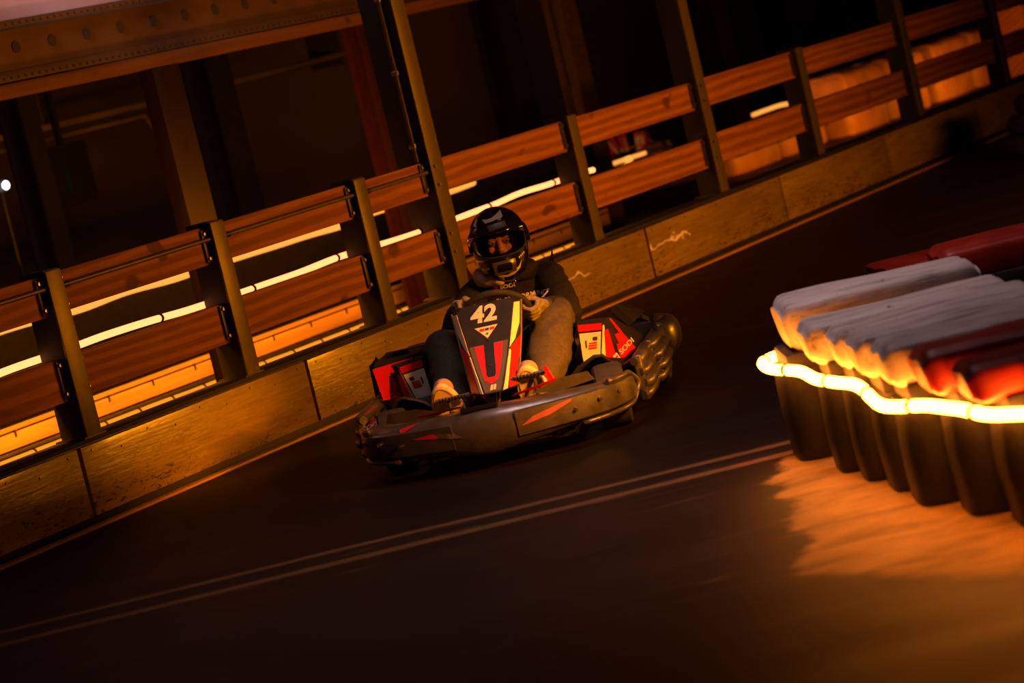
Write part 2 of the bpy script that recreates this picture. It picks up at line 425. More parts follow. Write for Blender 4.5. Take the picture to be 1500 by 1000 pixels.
# ------------------------------------------------------------------ fence
def fence(s0, s1, posts, rails, label, rod=False, end_bolts=True):
    t = thing('wooden_rail_fence', label, 'fence', fpt(s0, 0), FR, 'fence sections along the track barrier')
    for p in posts:
        x = p - s0
        q = MB(); q.b2(x-.105, x, .012, .15, .371, 1.128, .004); po = lab(q.build('post', M['post_black'], t), 'black post, its lit front coloured as a pale strip')
        q = MB(); q.b2(x-.103, x, 0, .012, .371, 1.122, .003); q.build('lit_front_strip', M['steel_olive'], po)  # pale colour stands for the lit front, black body for the unlit sides
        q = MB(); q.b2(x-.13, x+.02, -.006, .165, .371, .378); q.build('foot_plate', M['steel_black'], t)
    for a, b in rails:
        xa, xb = a - s0 + .002, b - s0 - .002
        for z0, z1 in ((.928, 1.108), (.552, .742)):
            dz = random.uniform(-.006, .006)
            q = MB(); q.box(((xa+xb)/2, .07, (z0+z1)/2 + dz), (xb-xa, .045, z1-z0), None, .004)
            r = q.build('rail', M['rail_wood'], t)
            q = MB(); q.b2(xb-.035, xb-.002, .036, .0475, z0+.012, z1-.012, .002)
            bk = q.build('bracket', M['steel_black'], r)
            for zz in (z0+.03, z1-.03):
                for xx in (xb-.019, xa+.022):
                    q = MB(); q.cyl((xx, .036 if xx > xa+.1 else .0475, zz), (xx, .027, zz), .0085, .0085, 8); q.build('bolt', M['steel'], r)
    if rod:
        for a, b in rails:
            xa, xb = a - s0, b - s0
            q = MB(); q.cyl((xa+.03, .025, 1.045), (xb+.0, .025, 1.048), .011, .011, 12); q.build('guide_rod', M['steel_olive'], t)
            q = MB(); q.cyl((xa+.002, .025, 1.045), (xa+.05, .025, 1.045), .0145, .0145, 12); q.build('rod_sleeve', M['steel_black'], t)
    return t
fence(-1.6, 3.2, [-1.07, .15, 1.37, 2.615], [(-1.07, .045), (.15, 1.265), (1.37, 2.51), (2.615, 3.235)],
      'rail fence with a thin rod along its top rails, left of the driver', True)
fence(3.39, 6.5, [4.90], [(3.39, 4.795), (4.90, 6.49)], 'wooden rail fence behind the driver, between the first and second tall steel columns')
fence(6.62, 9.93, [8.16], [(6.62, 8.055), (8.16, 9.91)], 'wooden rail fence with one short post, between the second and third tall steel columns')
fence(10.04, 13.9, [11.92, 13.8], [(10.04, 11.815), (11.92, 13.695)], 'wooden rail fence in the upper right corner, right of the third tall steel column')

def tall_column(s, w, d, label):
    t = thing('steel_column', label, 'column', fpt(s-w, 0), FR, 'tall steel columns standing on the track barrier')
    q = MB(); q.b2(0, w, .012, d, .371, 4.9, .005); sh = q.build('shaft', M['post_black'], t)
    q = MB(); q.b2(.002, w, 0, .012, .371, 4.9, .003); lab(q.build('lit_front_strip', M['steel_olive'], sh), 'lit front edge of the column, coloured pale')  # lit front face of the column put into a pale strip
    q = MB(); q.b2(-.03, w+.03, -.008, d+.02, .371, .379); q.build('base_plate', M['steel_black'], t)
    for z in (.60, .70, .97, 1.07):
        q = MB(); q.cyl((w*.3, .002, z), (w*.3, -.01, z), .009, .009, 8); q.build('bolt', M['steel'], t)
    return t
tc1 = tall_column(3.375, .125, .21, 'tall dark steel column just left of the driver, carrying a thin conduit')
q = MB(); q.tube([(-.012, .07, 1.11), (-.012, .07, 1.2), (-.012, .07, 4.9)], .012, 10); lab(q.build('conduit', M['steel_olive'], tc1), 'thin tan conduit pipe')
for z in (1.2, 1.6, 2.0):
    q = MB(); q.b2(-.026, .0, .05, .09, z-.012, z+.012, .003); q.build('pipe_clip', M['steel'], tc1)
tall_column(6.615, .115, .16, 'tall dark steel column above the right shoulder of the driver, middle one of three')
tall_column(10.035, .115, .16, 'tall dark steel column at the upper right, farthest of the three on the barrier')

# ------------------------------------------------------------------ rope lights
def rope(pts, r, mt, label, group=None, wob=.004, ties=0, name='rope_light'):
    P = [V(p) for p in pts]; out = []
    for a, b in zip(P, P[1:]):
        n = max(2, int((b-a).length / .06))
        for k in range(n): out.append(a.lerp(b, k/n))
    out.append(P[-1])
    sm = out
    for _ in range(3):
        sm = [sm[0]] + [(sm[i-1] + sm[i]*2 + sm[i+1])/4 for i in range(1, len(sm)-1)] + [sm[-1]]
    sm = [p + V((noise.noise(p*2.3)*wob, noise.noise(p*2.3 + V((9, 0, 0)))*wob*.5, noise.noise(p*2.1 + V((0, 7, 0)))*wob*2)) for p in sm]
    q = MB(); q.tube(sm, r, 10); o = q.build(name, mt, None, 180)
    tag(o, label, 'rope light', group)
    if ties:
        for k in range(ties):
            i = int((k + .5)/ties*(len(sm)-2)); d = (sm[i+1]-sm[i]).normalized()
            q = MB(); q.cyl(sm[i]-d*.008, sm[i]+d*.008, r*1.18, r*1.18, 10); q.build('cable_tie', M['black_plastic'], o)
    return o
rope([fpt(s, .169, .748 + .006*math.sin(s*3.1) + (.012 if 4.2 < s < 5.4 else 0)) for s in [x*.25 for x in range(-7, 22)]], .0165, M['rope'],
     'brightest long orange rope light running just above the lower fence rails', None, .005, 9)
rope([fpt(s, 2.19, .738) for s in [0, 1, 2, 3, 4, 5, 6, 7.12]], .027, M['rope_far'], 'upper orange rope light seen behind the fence, just under the top rails', None, .009)
rope([fpt(s, 2.165, .062) for s in [0, 1, 2, 3, 4, 5, 6, 7, 8.3]], .019, M['rope_low'], 'low orange rope light along the foot of the far lane barrier, tied at intervals', None, .002, 26)
rope([fpt(s, 2.9, .46 + .02*math.sin(s*2)) for s in (13.1, 13.4, 13.7, 14.05)], .018, M['rope_far'], 'short bright orange rope light right of the second tall column', None, .006)
rope([fpt(s, 3.0, .45) for s in (10.45, 10.8, 11.15)], .016, M['rope_far'], 'short dim orange rope light below the parked red kart', None, .006)
o = rope([fpt(s, .8, .685) for s in (6.82, 6.85, 6.88)], .022, M['rope_far'], 'small round orange light end beside the post right of the driver', None, 0)

rope([(3.75, 16.9, .07), (3.92, 17.15, .05), (4.05, 17.45, .10), (4.22, 17.75, .08), (4.45, 18.2, .06)], .02, M['rope_mirror'], 'rope light right of the frame, seen only as the wavy reflection on the board', None, .02)
# ------------------------------------------------------------------ far lane behind the fence
t = thing('far_lane_barrier', 'low far barrier of lit horizontal boards seen under the lower rails, across the back lane', 'barrier', fpt(-2, 2.2), FR)
q = MB(); q.b2(0, 10.9, .03, .16, 0, .73); lab(q.build('core', M['lining'], t), 'black rubber core of the barrier')
q = MB(); q.b2(0, 10.9, 0, .03, .112, .200, .004); lab(q.build('wide_board', M['far_board'], t), 'broad lit skirting board')
q = MB(); q.b2(0, 10.9, .0, .03, .210, .236, .003); q.build('narrow_board', M['far_board'], t)
q = MB(); q.b2(0, 10.9, -.03, .03, .086, .104, .003); lab(q.build('ledge', M['steel_black'], t), 'dark ledge')
for k in range(26):
    x = .3 + k*.41
    q = MB(); q.b2(x, x+.012, -.006, .01, .172, .212); q.build('clip', M['steel_black'], t)

# timber beam on its column
t = thing('perforated_beam', 'long timber and punched metal beam across the upper left corner', 'beam', fpt(-2, 1.2, 0), FR)
q = MB(); q.b2(0, 16, -.06, .16, 1.93, 2.0, .012); lab(q.build('lower_flange', M['beam_wood'], t), 'rounded timber lower edge')
q = MB(); q.b2(0, 16, 0, .05, 2.0, 2.062, .003); st = q.build('punched_strip', M['beam_steel'], t)
q = MB(); q.b2(0, 16, .012, .05, 2.062, 2.262); web = q.build('web', M['beam_steel'], t)
q = MB(); q.b2(0, 16, -.01, .05, 2.262, 2.272, .003); q.build('cable', M['rubber'], t)
q = MB(); q.b2(0, 16, 0, .05, 2.272, 2.312, .003); st2 = q.build('punched_strip', M['beam_steel'], t)
q = MB()
for k in range(18):
    x = 2 + .285*k + 1.07
    q.cyl((x, .006, 2.172), (x, .0125, 2.172), .030, .028, 20)
q.build('punched_holes', M['hole'], web)
q = MB()
for k in range(110):
    x = 2.6 + k*.055; q.cyl((x, -.0015, 2.026), (x, .004, 2.026), .009, .009, 8)
q.build('punched_holes', M['hole'], st)
q = MB()
for k in range(90):
    x = 2.6 + k*.055; q.cyl((x, -.0015, 2.292), (x, .004, 2.292), .008, .008, 8)
q.build('punched_holes', M['hole'], st2)
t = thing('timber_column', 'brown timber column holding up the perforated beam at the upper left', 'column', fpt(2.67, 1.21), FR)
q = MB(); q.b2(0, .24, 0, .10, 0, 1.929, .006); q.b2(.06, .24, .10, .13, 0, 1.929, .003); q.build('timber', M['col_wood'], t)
t = thing('red_steel_column', 'dark red steel column with a small metal box, left of the first tall black column', 'column', fpt(5.72, 1.8), FR)
q = MB(); q.b2(0, .30, 0, .03, 0, 4.9); q.b2(.13, .17, .03, .2, 0, 4.9); q.b2(0, .30, .2, .23, 0, 4.9); q.build('shaft', M['red_paint'], t)
q = MB(); q.box((.03, -.035, 1.44), (.09, .065, .21), None, .012); bx = lab(q.build('switch_box', M['steel'], t), 'small worn metal box')
q = MB(); q.cyl((.03, -.068, 1.38), (.03, -.08, 1.38), .016, .012, 12); q.build('knob', M['black_plastic'], bx)
def dark_col(s, off, w, d, z1, label, mt='lining'):
    t = fpt(s, off); q = MB(); q.b2(0, w, 0, .025, 0, z1); q.b2(w/2-.012, w/2+.012, .025, d-.025, 0, z1); q.b2(0, w, d-.025, d, 0, z1)
    o = q.build('steel_post', M[mt], None); o.location = t; o.rotation_euler = (0, 0, FR); return tag(o, label, 'post', 'dark steel posts in the hall behind the fence')
dark_col(6.2, 3.5, .26, .24, 4.9, 'black hall post right of the timber column')
dark_col(4.77, 4.0, .17, .2, 4.9, 'black hall post behind the fence near the left edge, below the bracket')
dark_col(5.05, 5.6, .22, .2, 4.9, 'black hall post at the far left, beside the white lamp')
dark_col(8.5, 2.5, .26, .24, 4.9, 'black hall post above and right of the driver helmet')
dark_col(9.44, 2.5, .24, .16, 4.9, 'dark hall post with a lit right edge, seen above the parked red kart', 'brown_post')
dark_col(20.0, 6.3, .75, .4, 4.9, 'dull red brown hall post in the upper right, left of the third column', 'red_paint')
# horizontal pipe, sign box, lamp on the back wall
t = thing('wall_pipe', 'thin horizontal pipe high on the back wall at the left', 'pipe', fpt(4, 5.0), FR)
q = MB(); q.tube([(0, 0, 1.79), (3.6, 0, 1.80), (7, 0, 1.86)], .028, 10); q.build('pipe', M['steel_olive'], t)
q = MB(); q.tube([(0, .1, 1.70), (3.4, .1, 1.72), (3.55, .1, 1.5)], .02, 10); q.build('branch_pipe', M['steel_olive'], t)
for x in (.3, 2.0, 2.1, 2.2, 6.0):
    q = MB(); q.b2(x, x+.03, -.02, .3, 1.76, 2.6); q.build('hanger', M['steel_black'], t)
t = thing('sign_box', 'dark hanging sign box with a faint green glow, upper left', 'sign', fpt(5.52, 4.5, 1.22), FR)
q = MB(); q.b2(0, .42, 0, .1, 0, .43, .01); q.b2(.19, .23, .03, .07, .43, 3.7); q.build('housing', M['lining'], t)
q = MB(); q.b2(.13, .155, -.004, .002, .09, .24); q.build('lit_pane', M['exit_green'], t)
t = thing('spot_lamp', 'tiny white lamp on the far wall at the left edge', 'lamp', fpt(6.15, 5.5, 1.46), FR)
q = MB(); q.ball((0, 0, 0), (.026, .026, .032), None, 2); q.build('bulb', M['lamp_white'], t)
q = MB(); q.b2(-.04, .04, .035, .09, -.05, .05, .005); q.cyl((0, .02, 0), (0, .05, 0), .02); q.cyl((0, .06, -1.46), (0, .06, -.04), .012); q.build('lamp_holder', M['steel_black'], t)

# ------------------------------------------------------------------ barrier blocks (foreground, and copies far behind)
def block(name_label, x, y, L, th, h, mt, group, z0=.362, tilt=0.0, bx=-.02, bm_=None):
    t = thing('barrier_block', name_label, 'barrier block', (x, y, 0), tilt, group)
    q = MB(); nz = 11; rings = []
    # cap: long rounded box, ends tuck in towards its foot, shallow grooves along its top
    prof = []
    seg = 40
    for k in range(seg):
        a = 2*math.pi*k/seg; ca, sa = math.cos(a), math.sin(a); e = .46
        prof.append((math.copysign(abs(ca)**e, ca), math.copysign(abs(sa)**e, sa)))
    hz = (h - z0)
    nx = 26
    for i in range(nx+1):
        u = i/nx
        xx = L * (.5 - .5*math.copysign(abs(math.cos(math.pi*u))**.75, math.cos(math.pi*u)))
        ed = min(xx, L-xx)
        f = (1 - max(0, 1 - ed/.045)**2.4) ** .5 if ed < .045 else 1.0
        f = max(f, .62)
        ring = []
        for (py, pz) in prof:
            yy = py*th/2*.95*(.72 + .28*f)
            zz = z0 + hz/2 + pz*hz/2*(f if pz > 0 else (.35 + .65*f))
            if pz > .8:
                zz -= .012*max(0, math.cos(yy/th*2*math.pi*2.0))*f + .010*noise.noise(V((xx*3+x*7, yy*9, y)))
            inn = (.02*(1-(pz+1)/2)**1.5) * (1 if xx < L*.3 else 0) * (1 - xx/(L*.3))
            ring.append(V((xx+inn, yy, zz + .006*noise.noise(V((xx*4, yy*4+y, zz*4))))))
        rings.append(ring)
    q.loft(rings); cap = q.build('cap', mt, t, 60)
    # dark sheet-clad base
    q = MB(); pr = []
    for k in range(36):
        a = 2*math.pi*k/36; ca, sa = math.cos(a), math.sin(a)
        pr.append((math.copysign(abs(ca)**.35, ca), math.copysign(abs(sa)**.35, sa)))
    rings = []
    for k in range(9):
        z = (z0-.045)*k/8; bulge = 1 + .02*math.sin(k/8*math.pi) + .015*noise.noise(V((x*5, y*3, z*6)))
        rings.append([V(((L+bx)/2 + px*(L-bx)/2*bulge, py*th*.5*.975*bulge, z)) for px, py in pr])
    q.loft(rings); q.build('base', bm_ or M['sheet'], t, 60)
    # lip between cap and base
    q = MB(); q.box(((L+bx)/2+.01, 0, z0-.018), (L-bx-.03, th*.98, .062), None, .012); q.build('lip', M['rubber'], t)
    return t
blocks = [(.905, 9.36, .70, .34, .555, 'cap_block', 'long scuffed white block at the far end of the foreground barrier'),
          (.925, 8.93, .70, .26, .512, 'cap_block', 'scuffed white block second from the far end, its end lit orange'),
          (.985, 8.67, .68, .24, .505, 'cap_block', 'scuffed white block third from the far end, narrow orange lit end'),
          (1.01, 8.40, .72, .27, .508, 'cap_block', 'scuffed white block with a tall orange lit end, fourth from the far end'),
          (1.045, 8.10, .74, .30, .505, 'cap_block', 'greyish white block next to the red blocks'),
          (1.11, 7.79, .75, .29, .50, 'red_block', 'red block beside the white blocks of the foreground barrier'),
          (1.175, 7.49, .75, .28, .475, 'red_block', 'nearest fully visible red block at the right edge of the photo'),
          (1.33, 7.18, .75, .30, .475, 'red_block', 'red block cut off by the right edge, closest to the camera')]
bxs = [.865, .955, 1.00, 1.045, 1.075, 1.165, 1.25, 1.37]
for (x, y, L, th, h, mt, lb), b in zip(blocks, bxs): block(lb, x, y, L, th, h, M[mt], 'blocks of the foreground barrier', bx=b-x)
rope([(.98, 9.57, .338), (.845, 9.56, .338), (.822, 9.46, .340), (.832, 9.30, .340), (.845, 9.16, .336), (.915, 9.07, .335), (.926, 8.90, .333), (.93, 8.80, .330), (.968, 8.72, .332), (.975, 8.60, .335), (1.012, 8.50, .338), (1.02, 8.34, .333), (1.022, 8.24, .318), (1.03, 8.02, .318), (1.105, 7.93, .322), (1.135, 7.80, .328), (1.145, 7.66, .330), (1.20, 7.58, .330), (1.205, 7.42, .330), (1.27, 7.34, .330), (1.34, 7.28, .328), (1.345, 7.08, .315), (1.37, 6.9, .31)], .019, M['rope_hot'],
     'thick glowing orange rope light wrapped around the foreground barrier blocks', None, .006, 7)
rb = [(1.62, 10.25, .62, .36, .50, 0, 'dim red block behind the white blocks, partly hidden'), (2.30, 10.55, .70, .40, .52, R(6), 'dim red block at the right edge behind the white blocks'),
      (1.50, 11.0, .9, .4, .40, R(8), 'low dark red block farthest back behind the foreground barrier')]
for x, y, L, th, h, a, lb in rb: block(lb, x, y, L, th, h, M['red_block'], 'red blocks standing behind the foreground barrier', tilt=a)
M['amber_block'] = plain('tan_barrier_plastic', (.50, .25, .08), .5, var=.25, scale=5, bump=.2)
fb = [(12.75, 3.2, 'orange lit block behind the fence, just right of the second tall column'), (13.8, 3.2, 'orange lit block behind the fence, below the short bright rope light'), (14.9, 3.0, 'orange lit block behind the fence, between the short post and the third tall column'), (15.98, 3.0, 'orange lit block behind the fence, against the third tall column'),
      (17.2, 3.0, 'orange lit block in the upper right, just right of the third tall column'), (18.3, 3.0, 'orange lit block farthest away in the upper right')]
for s, off, lb in fb:
    p = fpt(s, off); block(lb, p.x, p.y, .95, .5, .60 if off < 3.1 else .38, M['amber_block'], 'lit blocks of the far barrier behind the fence', .28 if off < 3.1 else .20, FR, -.02, M['amber_block'])
p = fpt(19.0, 3.1)
o = MB(); o.b2(0, .12, 0, .3, 0, 1.0, .01); o = o.build('timber_post', M['rail_wood']); o.location = fpt(18.75, 2.3); o.rotation_euler = (0, 0, FR); tag(o, 'short lit timber post behind the fence in the upper right', 'post')

def tyre(label, loc, ro, w):
    t = thing('tyre', label, 'tyre', loc, random.uniform(0, 6), 'stacked tyres at the right edge')
    q = MB(); prof = [(ro*.55, 0), (ro*.86, 0), (ro*.97, w*.14), (ro, w*.3), (ro, w*.7), (ro*.97, w*.86), (ro*.86, w), (ro*.55, w), (ro*.52, w*.8), (ro*.6, w*.5), (ro*.52, w*.2)]
    rings = [[V((r*math.cos(2*math.pi*k/40), r*math.sin(2*math.pi*k/40), z)) for k in range(40)] for r, z in prof]
    q.loft(rings, True, False, True); q.build('carcass', M['rubber'], t)
    q = MB()
    for zz in (.36, .5, .64):
        q.tube([(ro*1.0*math.cos(a), ro*1.0*math.sin(a), w*zz) for a in [2*math.pi*k/40 for k in range(40)]], .008, 6, True)
    q.build('tread_rib', M['rubber'], t)
for k, lb in enumerate(('bottom tyre of the dark stack at the right edge', 'middle tyre of the dark stack at the right edge', 'top tyre of the dark stack at the right edge')):
    tyre(lb, (4.05 + .04*k, 19.4, .135*k), .34 - .04*k, .134)


# ------------------------------------------------------------------ decals and lettering
def bvh_of(*objs):
    vs, fs = [], []
    for o in objs:
        n = len(vs); vs += [v.co.copy() for v in o.data.vertices]; fs += [[n+i for i in p.vertices] for p in o.data.polygons]
    return BVHTree.FromPolygons(vs, fs)
def text_mesh(body, size, bold=.0, shear=0., sx=1.0, spacing=1.0):
    cu = bpy.data.curves.new('lettering', 'FONT'); cu.body = body; cu.size = size; cu.align_x = 'CENTER'
    cu.offset = bold; cu.shear = shear; cu.fill_mode = 'BOTH'; cu.extrude = 0; cu.space_character = spacing; cu.resolution_u = 6
    o = bpy.data.objects.new('lettering', cu); col.objects.link(o)
    me = evaluated(o); bpy.data.objects.remove(o); bpy.data.curves.remove(cu)
    for v in me.vertices: v.co.x *= sx
    return me
def drape_mesh(me, place, name, mt, parent, cuts=0, maxlen=None):
    """bend a flat mesh (x,y) onto a surface with place(x,y)->point"""
    bm = bmesh.new(); bm.from_mesh(me)
    if maxlen:
        bmesh.ops.triangulate(bm, faces=bm.faces[:])
        for _ in range(4):
            es = [e for e in bm.edges if e.calc_length() > maxlen]
            if not es: break
            bmesh.ops.subdivide_edges(bm, edges=es, cuts=1)
            bmesh.ops.triangulate(bm, faces=bm.faces[:])
    for v in bm.verts: v.co = place(v.co.x, v.co.y)
    bm.to_mesh(me); bm.free()
    return mobj(name, me, mt, parent, 180)
def poly_mesh(pts):
    bm = bmesh.new(); bm.faces.new([bm.verts.new((x, y, 0)) for x, y in pts]); me = bpy.data.meshes.new('p'); bm.to_mesh(me); bm.free(); return me
def caster(bvh, y0=-1.0, eps=.0022, rz=0.0, origin=V((0, 0, 0))):
    d = V((-math.sin(rz)*-1*-1, 1, 0)) if False else Matrix.Rotation(rz, 3, 'Z') @ V((0, 1, 0))
    ex = Matrix.Rotation(rz, 3, 'Z') @ V((1, 0, 0))
    last = [None]
    def f(x, z):
        p = origin + ex*x + V((0, 0, z)) + d*y0
        loc, nrm, i, dist = bvh.ray_cast(p, d)
        if loc is None: loc, nrm, i, dist = bvh.find_nearest(origin + ex*x + V((0, 0, z)))
        if nrm.dot(d) > 0: nrm = -nrm
        return loc + nrm*eps - d*.0006
    return f

# ------------------------------------------------------------------ the racing kart (built in its own frame: nose towards -y)
KL = (-.186, 10.69, 0); KR = R(-10)
kart = thing('racing_kart', 'black and red racing kart number 42 on the track, driver aboard', 'kart', KL, KR)
def smoothpts(ctrl, n):
    out = []
    for i in range(n+1):
        t = i/n*(len(ctrl)-1); k = min(int(t), len(ctrl)-2); u = t-k
        P = lambda j: ctrl[max(0, min(len(ctrl)-1, j))]
        out.append(tuple(.5*(2*P(k)[d] + (P(k+1)[d]-P(k-1)[d])*u + (2*P(k-1)[d]-5*P(k)[d]+4*P(k+1)[d]-P(k+2)[d])*u*u + (3*P(k)[d]-P(k-1)[d]-3*P(k+1)[d]+P(k+2)[d])*u**3) for d in range(len(ctrl[0]))))
    return out
half = [(0, 0), (.10, .008), (.25, .05), (.40, .108), (.49, .175), (.54, .275), (.555, .40)]
plan = smoothpts([(-x, y) for x, y in half[:0:-1]] + half, 60)
def normal2(i):
    a, b = plan[max(i-1, 0)], plan[min(i+1, len(plan)-1)]
    t = V((b[0]-a[0], b[1]-a[1])); t.normalize(); return V((t.y, -t.x))     # outward
prof = [(-.03, .0), (.0, .06), (.012, .22), (.016, .48), (.006, .76), (-.02, .94), (-.06, 1.0), (-.13, .98), (-.155, .75), (-.13, .25), (-.08, .0)]
q = MB(); rings = []
for i, (x, y) in enumerate(plan):
    n = normal2(i); ax = abs(x)
    zb = lerp(.058, .112, min(1, ax/.5)); zt = lerp(.250, .226, min(1, ax/.5))
    kin = lerp(1.0, .55, min(1, max(0, (ax-.3)/.3)))
    rings.append([V((x + n.x*(o if o > 0 else o*kin), y + n.y*(o if o > 0 else o*kin), lerp(zb, zt, h))) for o, h in prof])
q.loft(rings); bumper = lab(q.build('front_bumper', M['bumper_plastic'], kart, 50), 'scuffed black front bumper')
bb = bvh_of(bumper); onb = caster(bb)
# spoon shaped side plates with a rounded end and a raised rim, both ends of the bumper
for sgn in (1, -1):
    q = MB(); rings = []
    idx = [i for i, p in enumerate(plan) if p[0]*sgn > .10]
    if sgn < 0: idx = idx[::-1]
    N = len(idx)
    lo, hi = [], []
    for k, i in enumerate(idx):
        x, y = plan[i]; n = normal2(i); u = k/(N-1)
        e = max(0, (u-.86)/.14); sh = math.sqrt(max(0.0, 1-e*e))
        zc = lerp(.160, .168, u); hh = lerp(.055, .046, u) * max(sh, .05)
        z0, z1 = zc-hh, zc+hh
        A = lambda o, z: V((x + n.x*o, y + n.y*o, z))
        rings.append([A(.010, z0), A(.022, z0+.008*sh), A(.024, zc), A(.020, z1-.006*sh), A(.008, z1)])
        lo.append(A(.010, z0-.014)); hi.append(A(.008, z1+.012))
    q.loft(rings); q.build('bumper_plate', M['bumper_plastic'], kart, 50)
    q = MB(); k0 = N//3; k1 = int(N*.93)
    path = lo[k0:k1] + [lo[k1].lerp(hi[k1], t) + V((sgn*.022*math.sin(math.pi*t), .03*math.sin(math.pi*t), 0)) for t in (.15, .35, .5, .65, .85)] + hi[k0+6:k1][::-1]
    q.tube(path, .011, 10); q.build('bumper_rim', M['bumper_plastic'], kart, 180)
    q = MB(); w = [(.185, .2, .240), (.30, .2, .277), (.415, .22, .279), (.435, .24, .238), (.30, .2, .225)]
    q.poly3([(sgn*a, b, c) for a, b, c in w], (0, -1, .25), .012); q.poly3([(sgn*a, b+.03, c-.004) for a, b, c in w], (0, -1, .25), .012)
    q.build('bumper_wing', M['bumper_plastic'], kart)
    q = MB(); w = [(.10, .205, .246), (.125, .195, .256), (.30, .21, .282), (.285, .215, .268)] if sgn > 0 else [(.10, .205, .246), (.12, .195, .252), (.285, .21, .247), (.275, .215, .238)]
    q.poly3([(sgn*a, b-.02, c) for a, b, c in w], (0, -1, .35), .012); lab(q.build('wing_strip', M['red'], kart), 'red accent strip above the bumper')
    for bx, bz in ((.36, .160), (.455, .176), (.525, .180)):
        p = onb(sgn*bx, bz); q = MB(); q.cyl(p + V((0, .02, 0)), p + V((sgn*.006, -.022, 0)), .010, .008, 12); q.cyl(p + V((sgn*.006, -.021, 0)), p + V((sgn*.007, -.026, 0)), .004, .004, 8)
        q.build('bolt', M['steel'], bumper)
bb2 = bvh_of(bumper, *[o for o in kart.children if o.name.startswith('bumper_plate')]); onb = caster(bb2)
lab(drape_mesh(poly_mesh([(.147, .150), (.20, .178), (.355, .208), (.352, .197), (.27, .168)]), onb, 'blade_sticker', M['blade'], bumper, maxlen=.03), 'pinkish red blade sticker')
lab(drape_mesh(poly_mesh([(-.30, .180), (-.21, .190), (-.19, .168)]), onb, 'blade_sticker', M['red'], bumper, maxlen=.03), 'red tip of the left blade sticker')
lab(drape_mesh(poly_mesh([(-.21, .190), (-.125, .178), (-.085, .150), (-.19, .168)]), onb, 'blade_sticker', M['grey_sticker'], bumper, maxlen=.03), 'grey part of the left blade sticker')
lab(drape_mesh(poly_mesh([(-.36, .222), (-.28, .232), (-.35, .205)]), onb, 'wedge_sticker', M['red'], bumper, maxlen=.03), 'small red wedge sticker')
q = MB(); q.box((-.01, .055, .243), (.15, .07, .02), Euler((R(-18), 0, R(1))).to_matrix(), .008); lab(q.build('air_slot', M['lining'], bumper), 'dark slot in the bumper top')

# nose panel -------------------------------------------------
PX = .018
rows = [(.605, .548, .100, .116, .03), (.587, .532, .119, .149, .035), (.452, .43, .088, .130, .05), (.387, .37, .070, .118, .06), (.268, .27, .036, .097, .065)]
q = MB(); rings = []
for z, y, hf, ho, d in rows:
    rings.append([V((PX-ho, y+d, z)), V((PX-hf, y, z)), V((PX+hf, y, z)), V((PX+ho, y+d, z)), V((PX+ho*.85, y+d+.035, z-.01)), V((PX-ho*.85, y+d+.035, z-.01))])
q.loft(rings); panel = lab(q.build('nose_panel', M['black_plastic'], kart, 20), 'black faceted nose panel with the race number')
def rowi(z):
    for a, b in zip(rows, rows[1:]):
        if a[0] >= z >= b[0] - 1e-6:
            t = (a[0]-z)/(a[0]-b[0]); return [lerp(a[k], b[k], t) for k in range(5)]
    return rows[-1] if z < rows[-1][0] else rows[0]
def pf(x, z, e=.002):
    r = rowi(z); return V((PX + x, r[1] - e, z + e*.7))
def pside(sgn, u, z, e=.0022):
    r = rowi(z); a = V((PX + sgn*r[2], r[1], z)); b = V((PX + sgn*r[3], r[1]+r[4], z)); n = V((sgn*r[4], -(r[3]-r[2]), .02)).normalized()
    return a.lerp(b, u) + n*e
def on_panel(pts, name, mt, e, label=None):
    o = drape_mesh(poly_mesh(pts), lambda x, z: pf(x, z, e), name, mt, panel, maxlen=.03)
    if label: lab(o, label)
    return o
ZT, ZB = .449, .272
on_panel([(-.083, ZT), (.083, ZT), (.069, .388), (.034, ZB), (-.034, ZB), (-.069, .388)], 'grey_field', M['grey_sticker'], .0018, 'dark grey field of the nose sticker')
on_panel([(-.060, .446), (-.022, .446), (-.020, .333), (-.014, .325), (.014, .325), (.020, .333), (.022, .446), (.060, .446), (.048, .388), (.029, .318), (.004, .302), (-.006, .302), (-.029, .318), (-.048, .388)], 'red_fork', M['red'], .0030, 'red U shaped sticker')
on_panel([(-.0205, .4515), (.0205, .4515), (.0195, .338), (.013, .327), (-.013, .327), (-.0195, .338)], 'black_slot', M['black_sticker'], .0040, 'black slot between the red legs')
on_panel([(-.052, .515), (.046, .515), (-.002, .470)], 'white_triangle', M['white_sticker'], .0025, 'white downward triangle sticker')
for k, (a, b) in enumerate(((-.034, -.013), (-.010, .006), (.009, .030))):
    on_panel([(a, .499), (b, .499), (b+.003, .508), (a+.003, .508)], 'triangle_mark', M['red'] if k != 1 else M['ink'], .0035)
for a in (0, .013):
    on_panel([(-.011+a, .277 + a*.1), (-.001+a, .277), (.004+a, .296), (-.006+a, .296)], 'emblem', M['white_sticker'], .0036)
for z in (.365, .462, .485):
    p = pf(0, z, .002); q = MB(); q.cyl(p + V((0, .01, 0)), p + V((0, -.006, .004)), .005, .004, 10); q.build('bolt', M['steel'], panel)
me = text_mesh('42', .098, .0036, .10, 1.12)
lab(drape_mesh(me, lambda x, y: pf(x - .010, .535 + y*.86, .003), 'race_number', M['white_sticker'], panel), 'white race number 42')
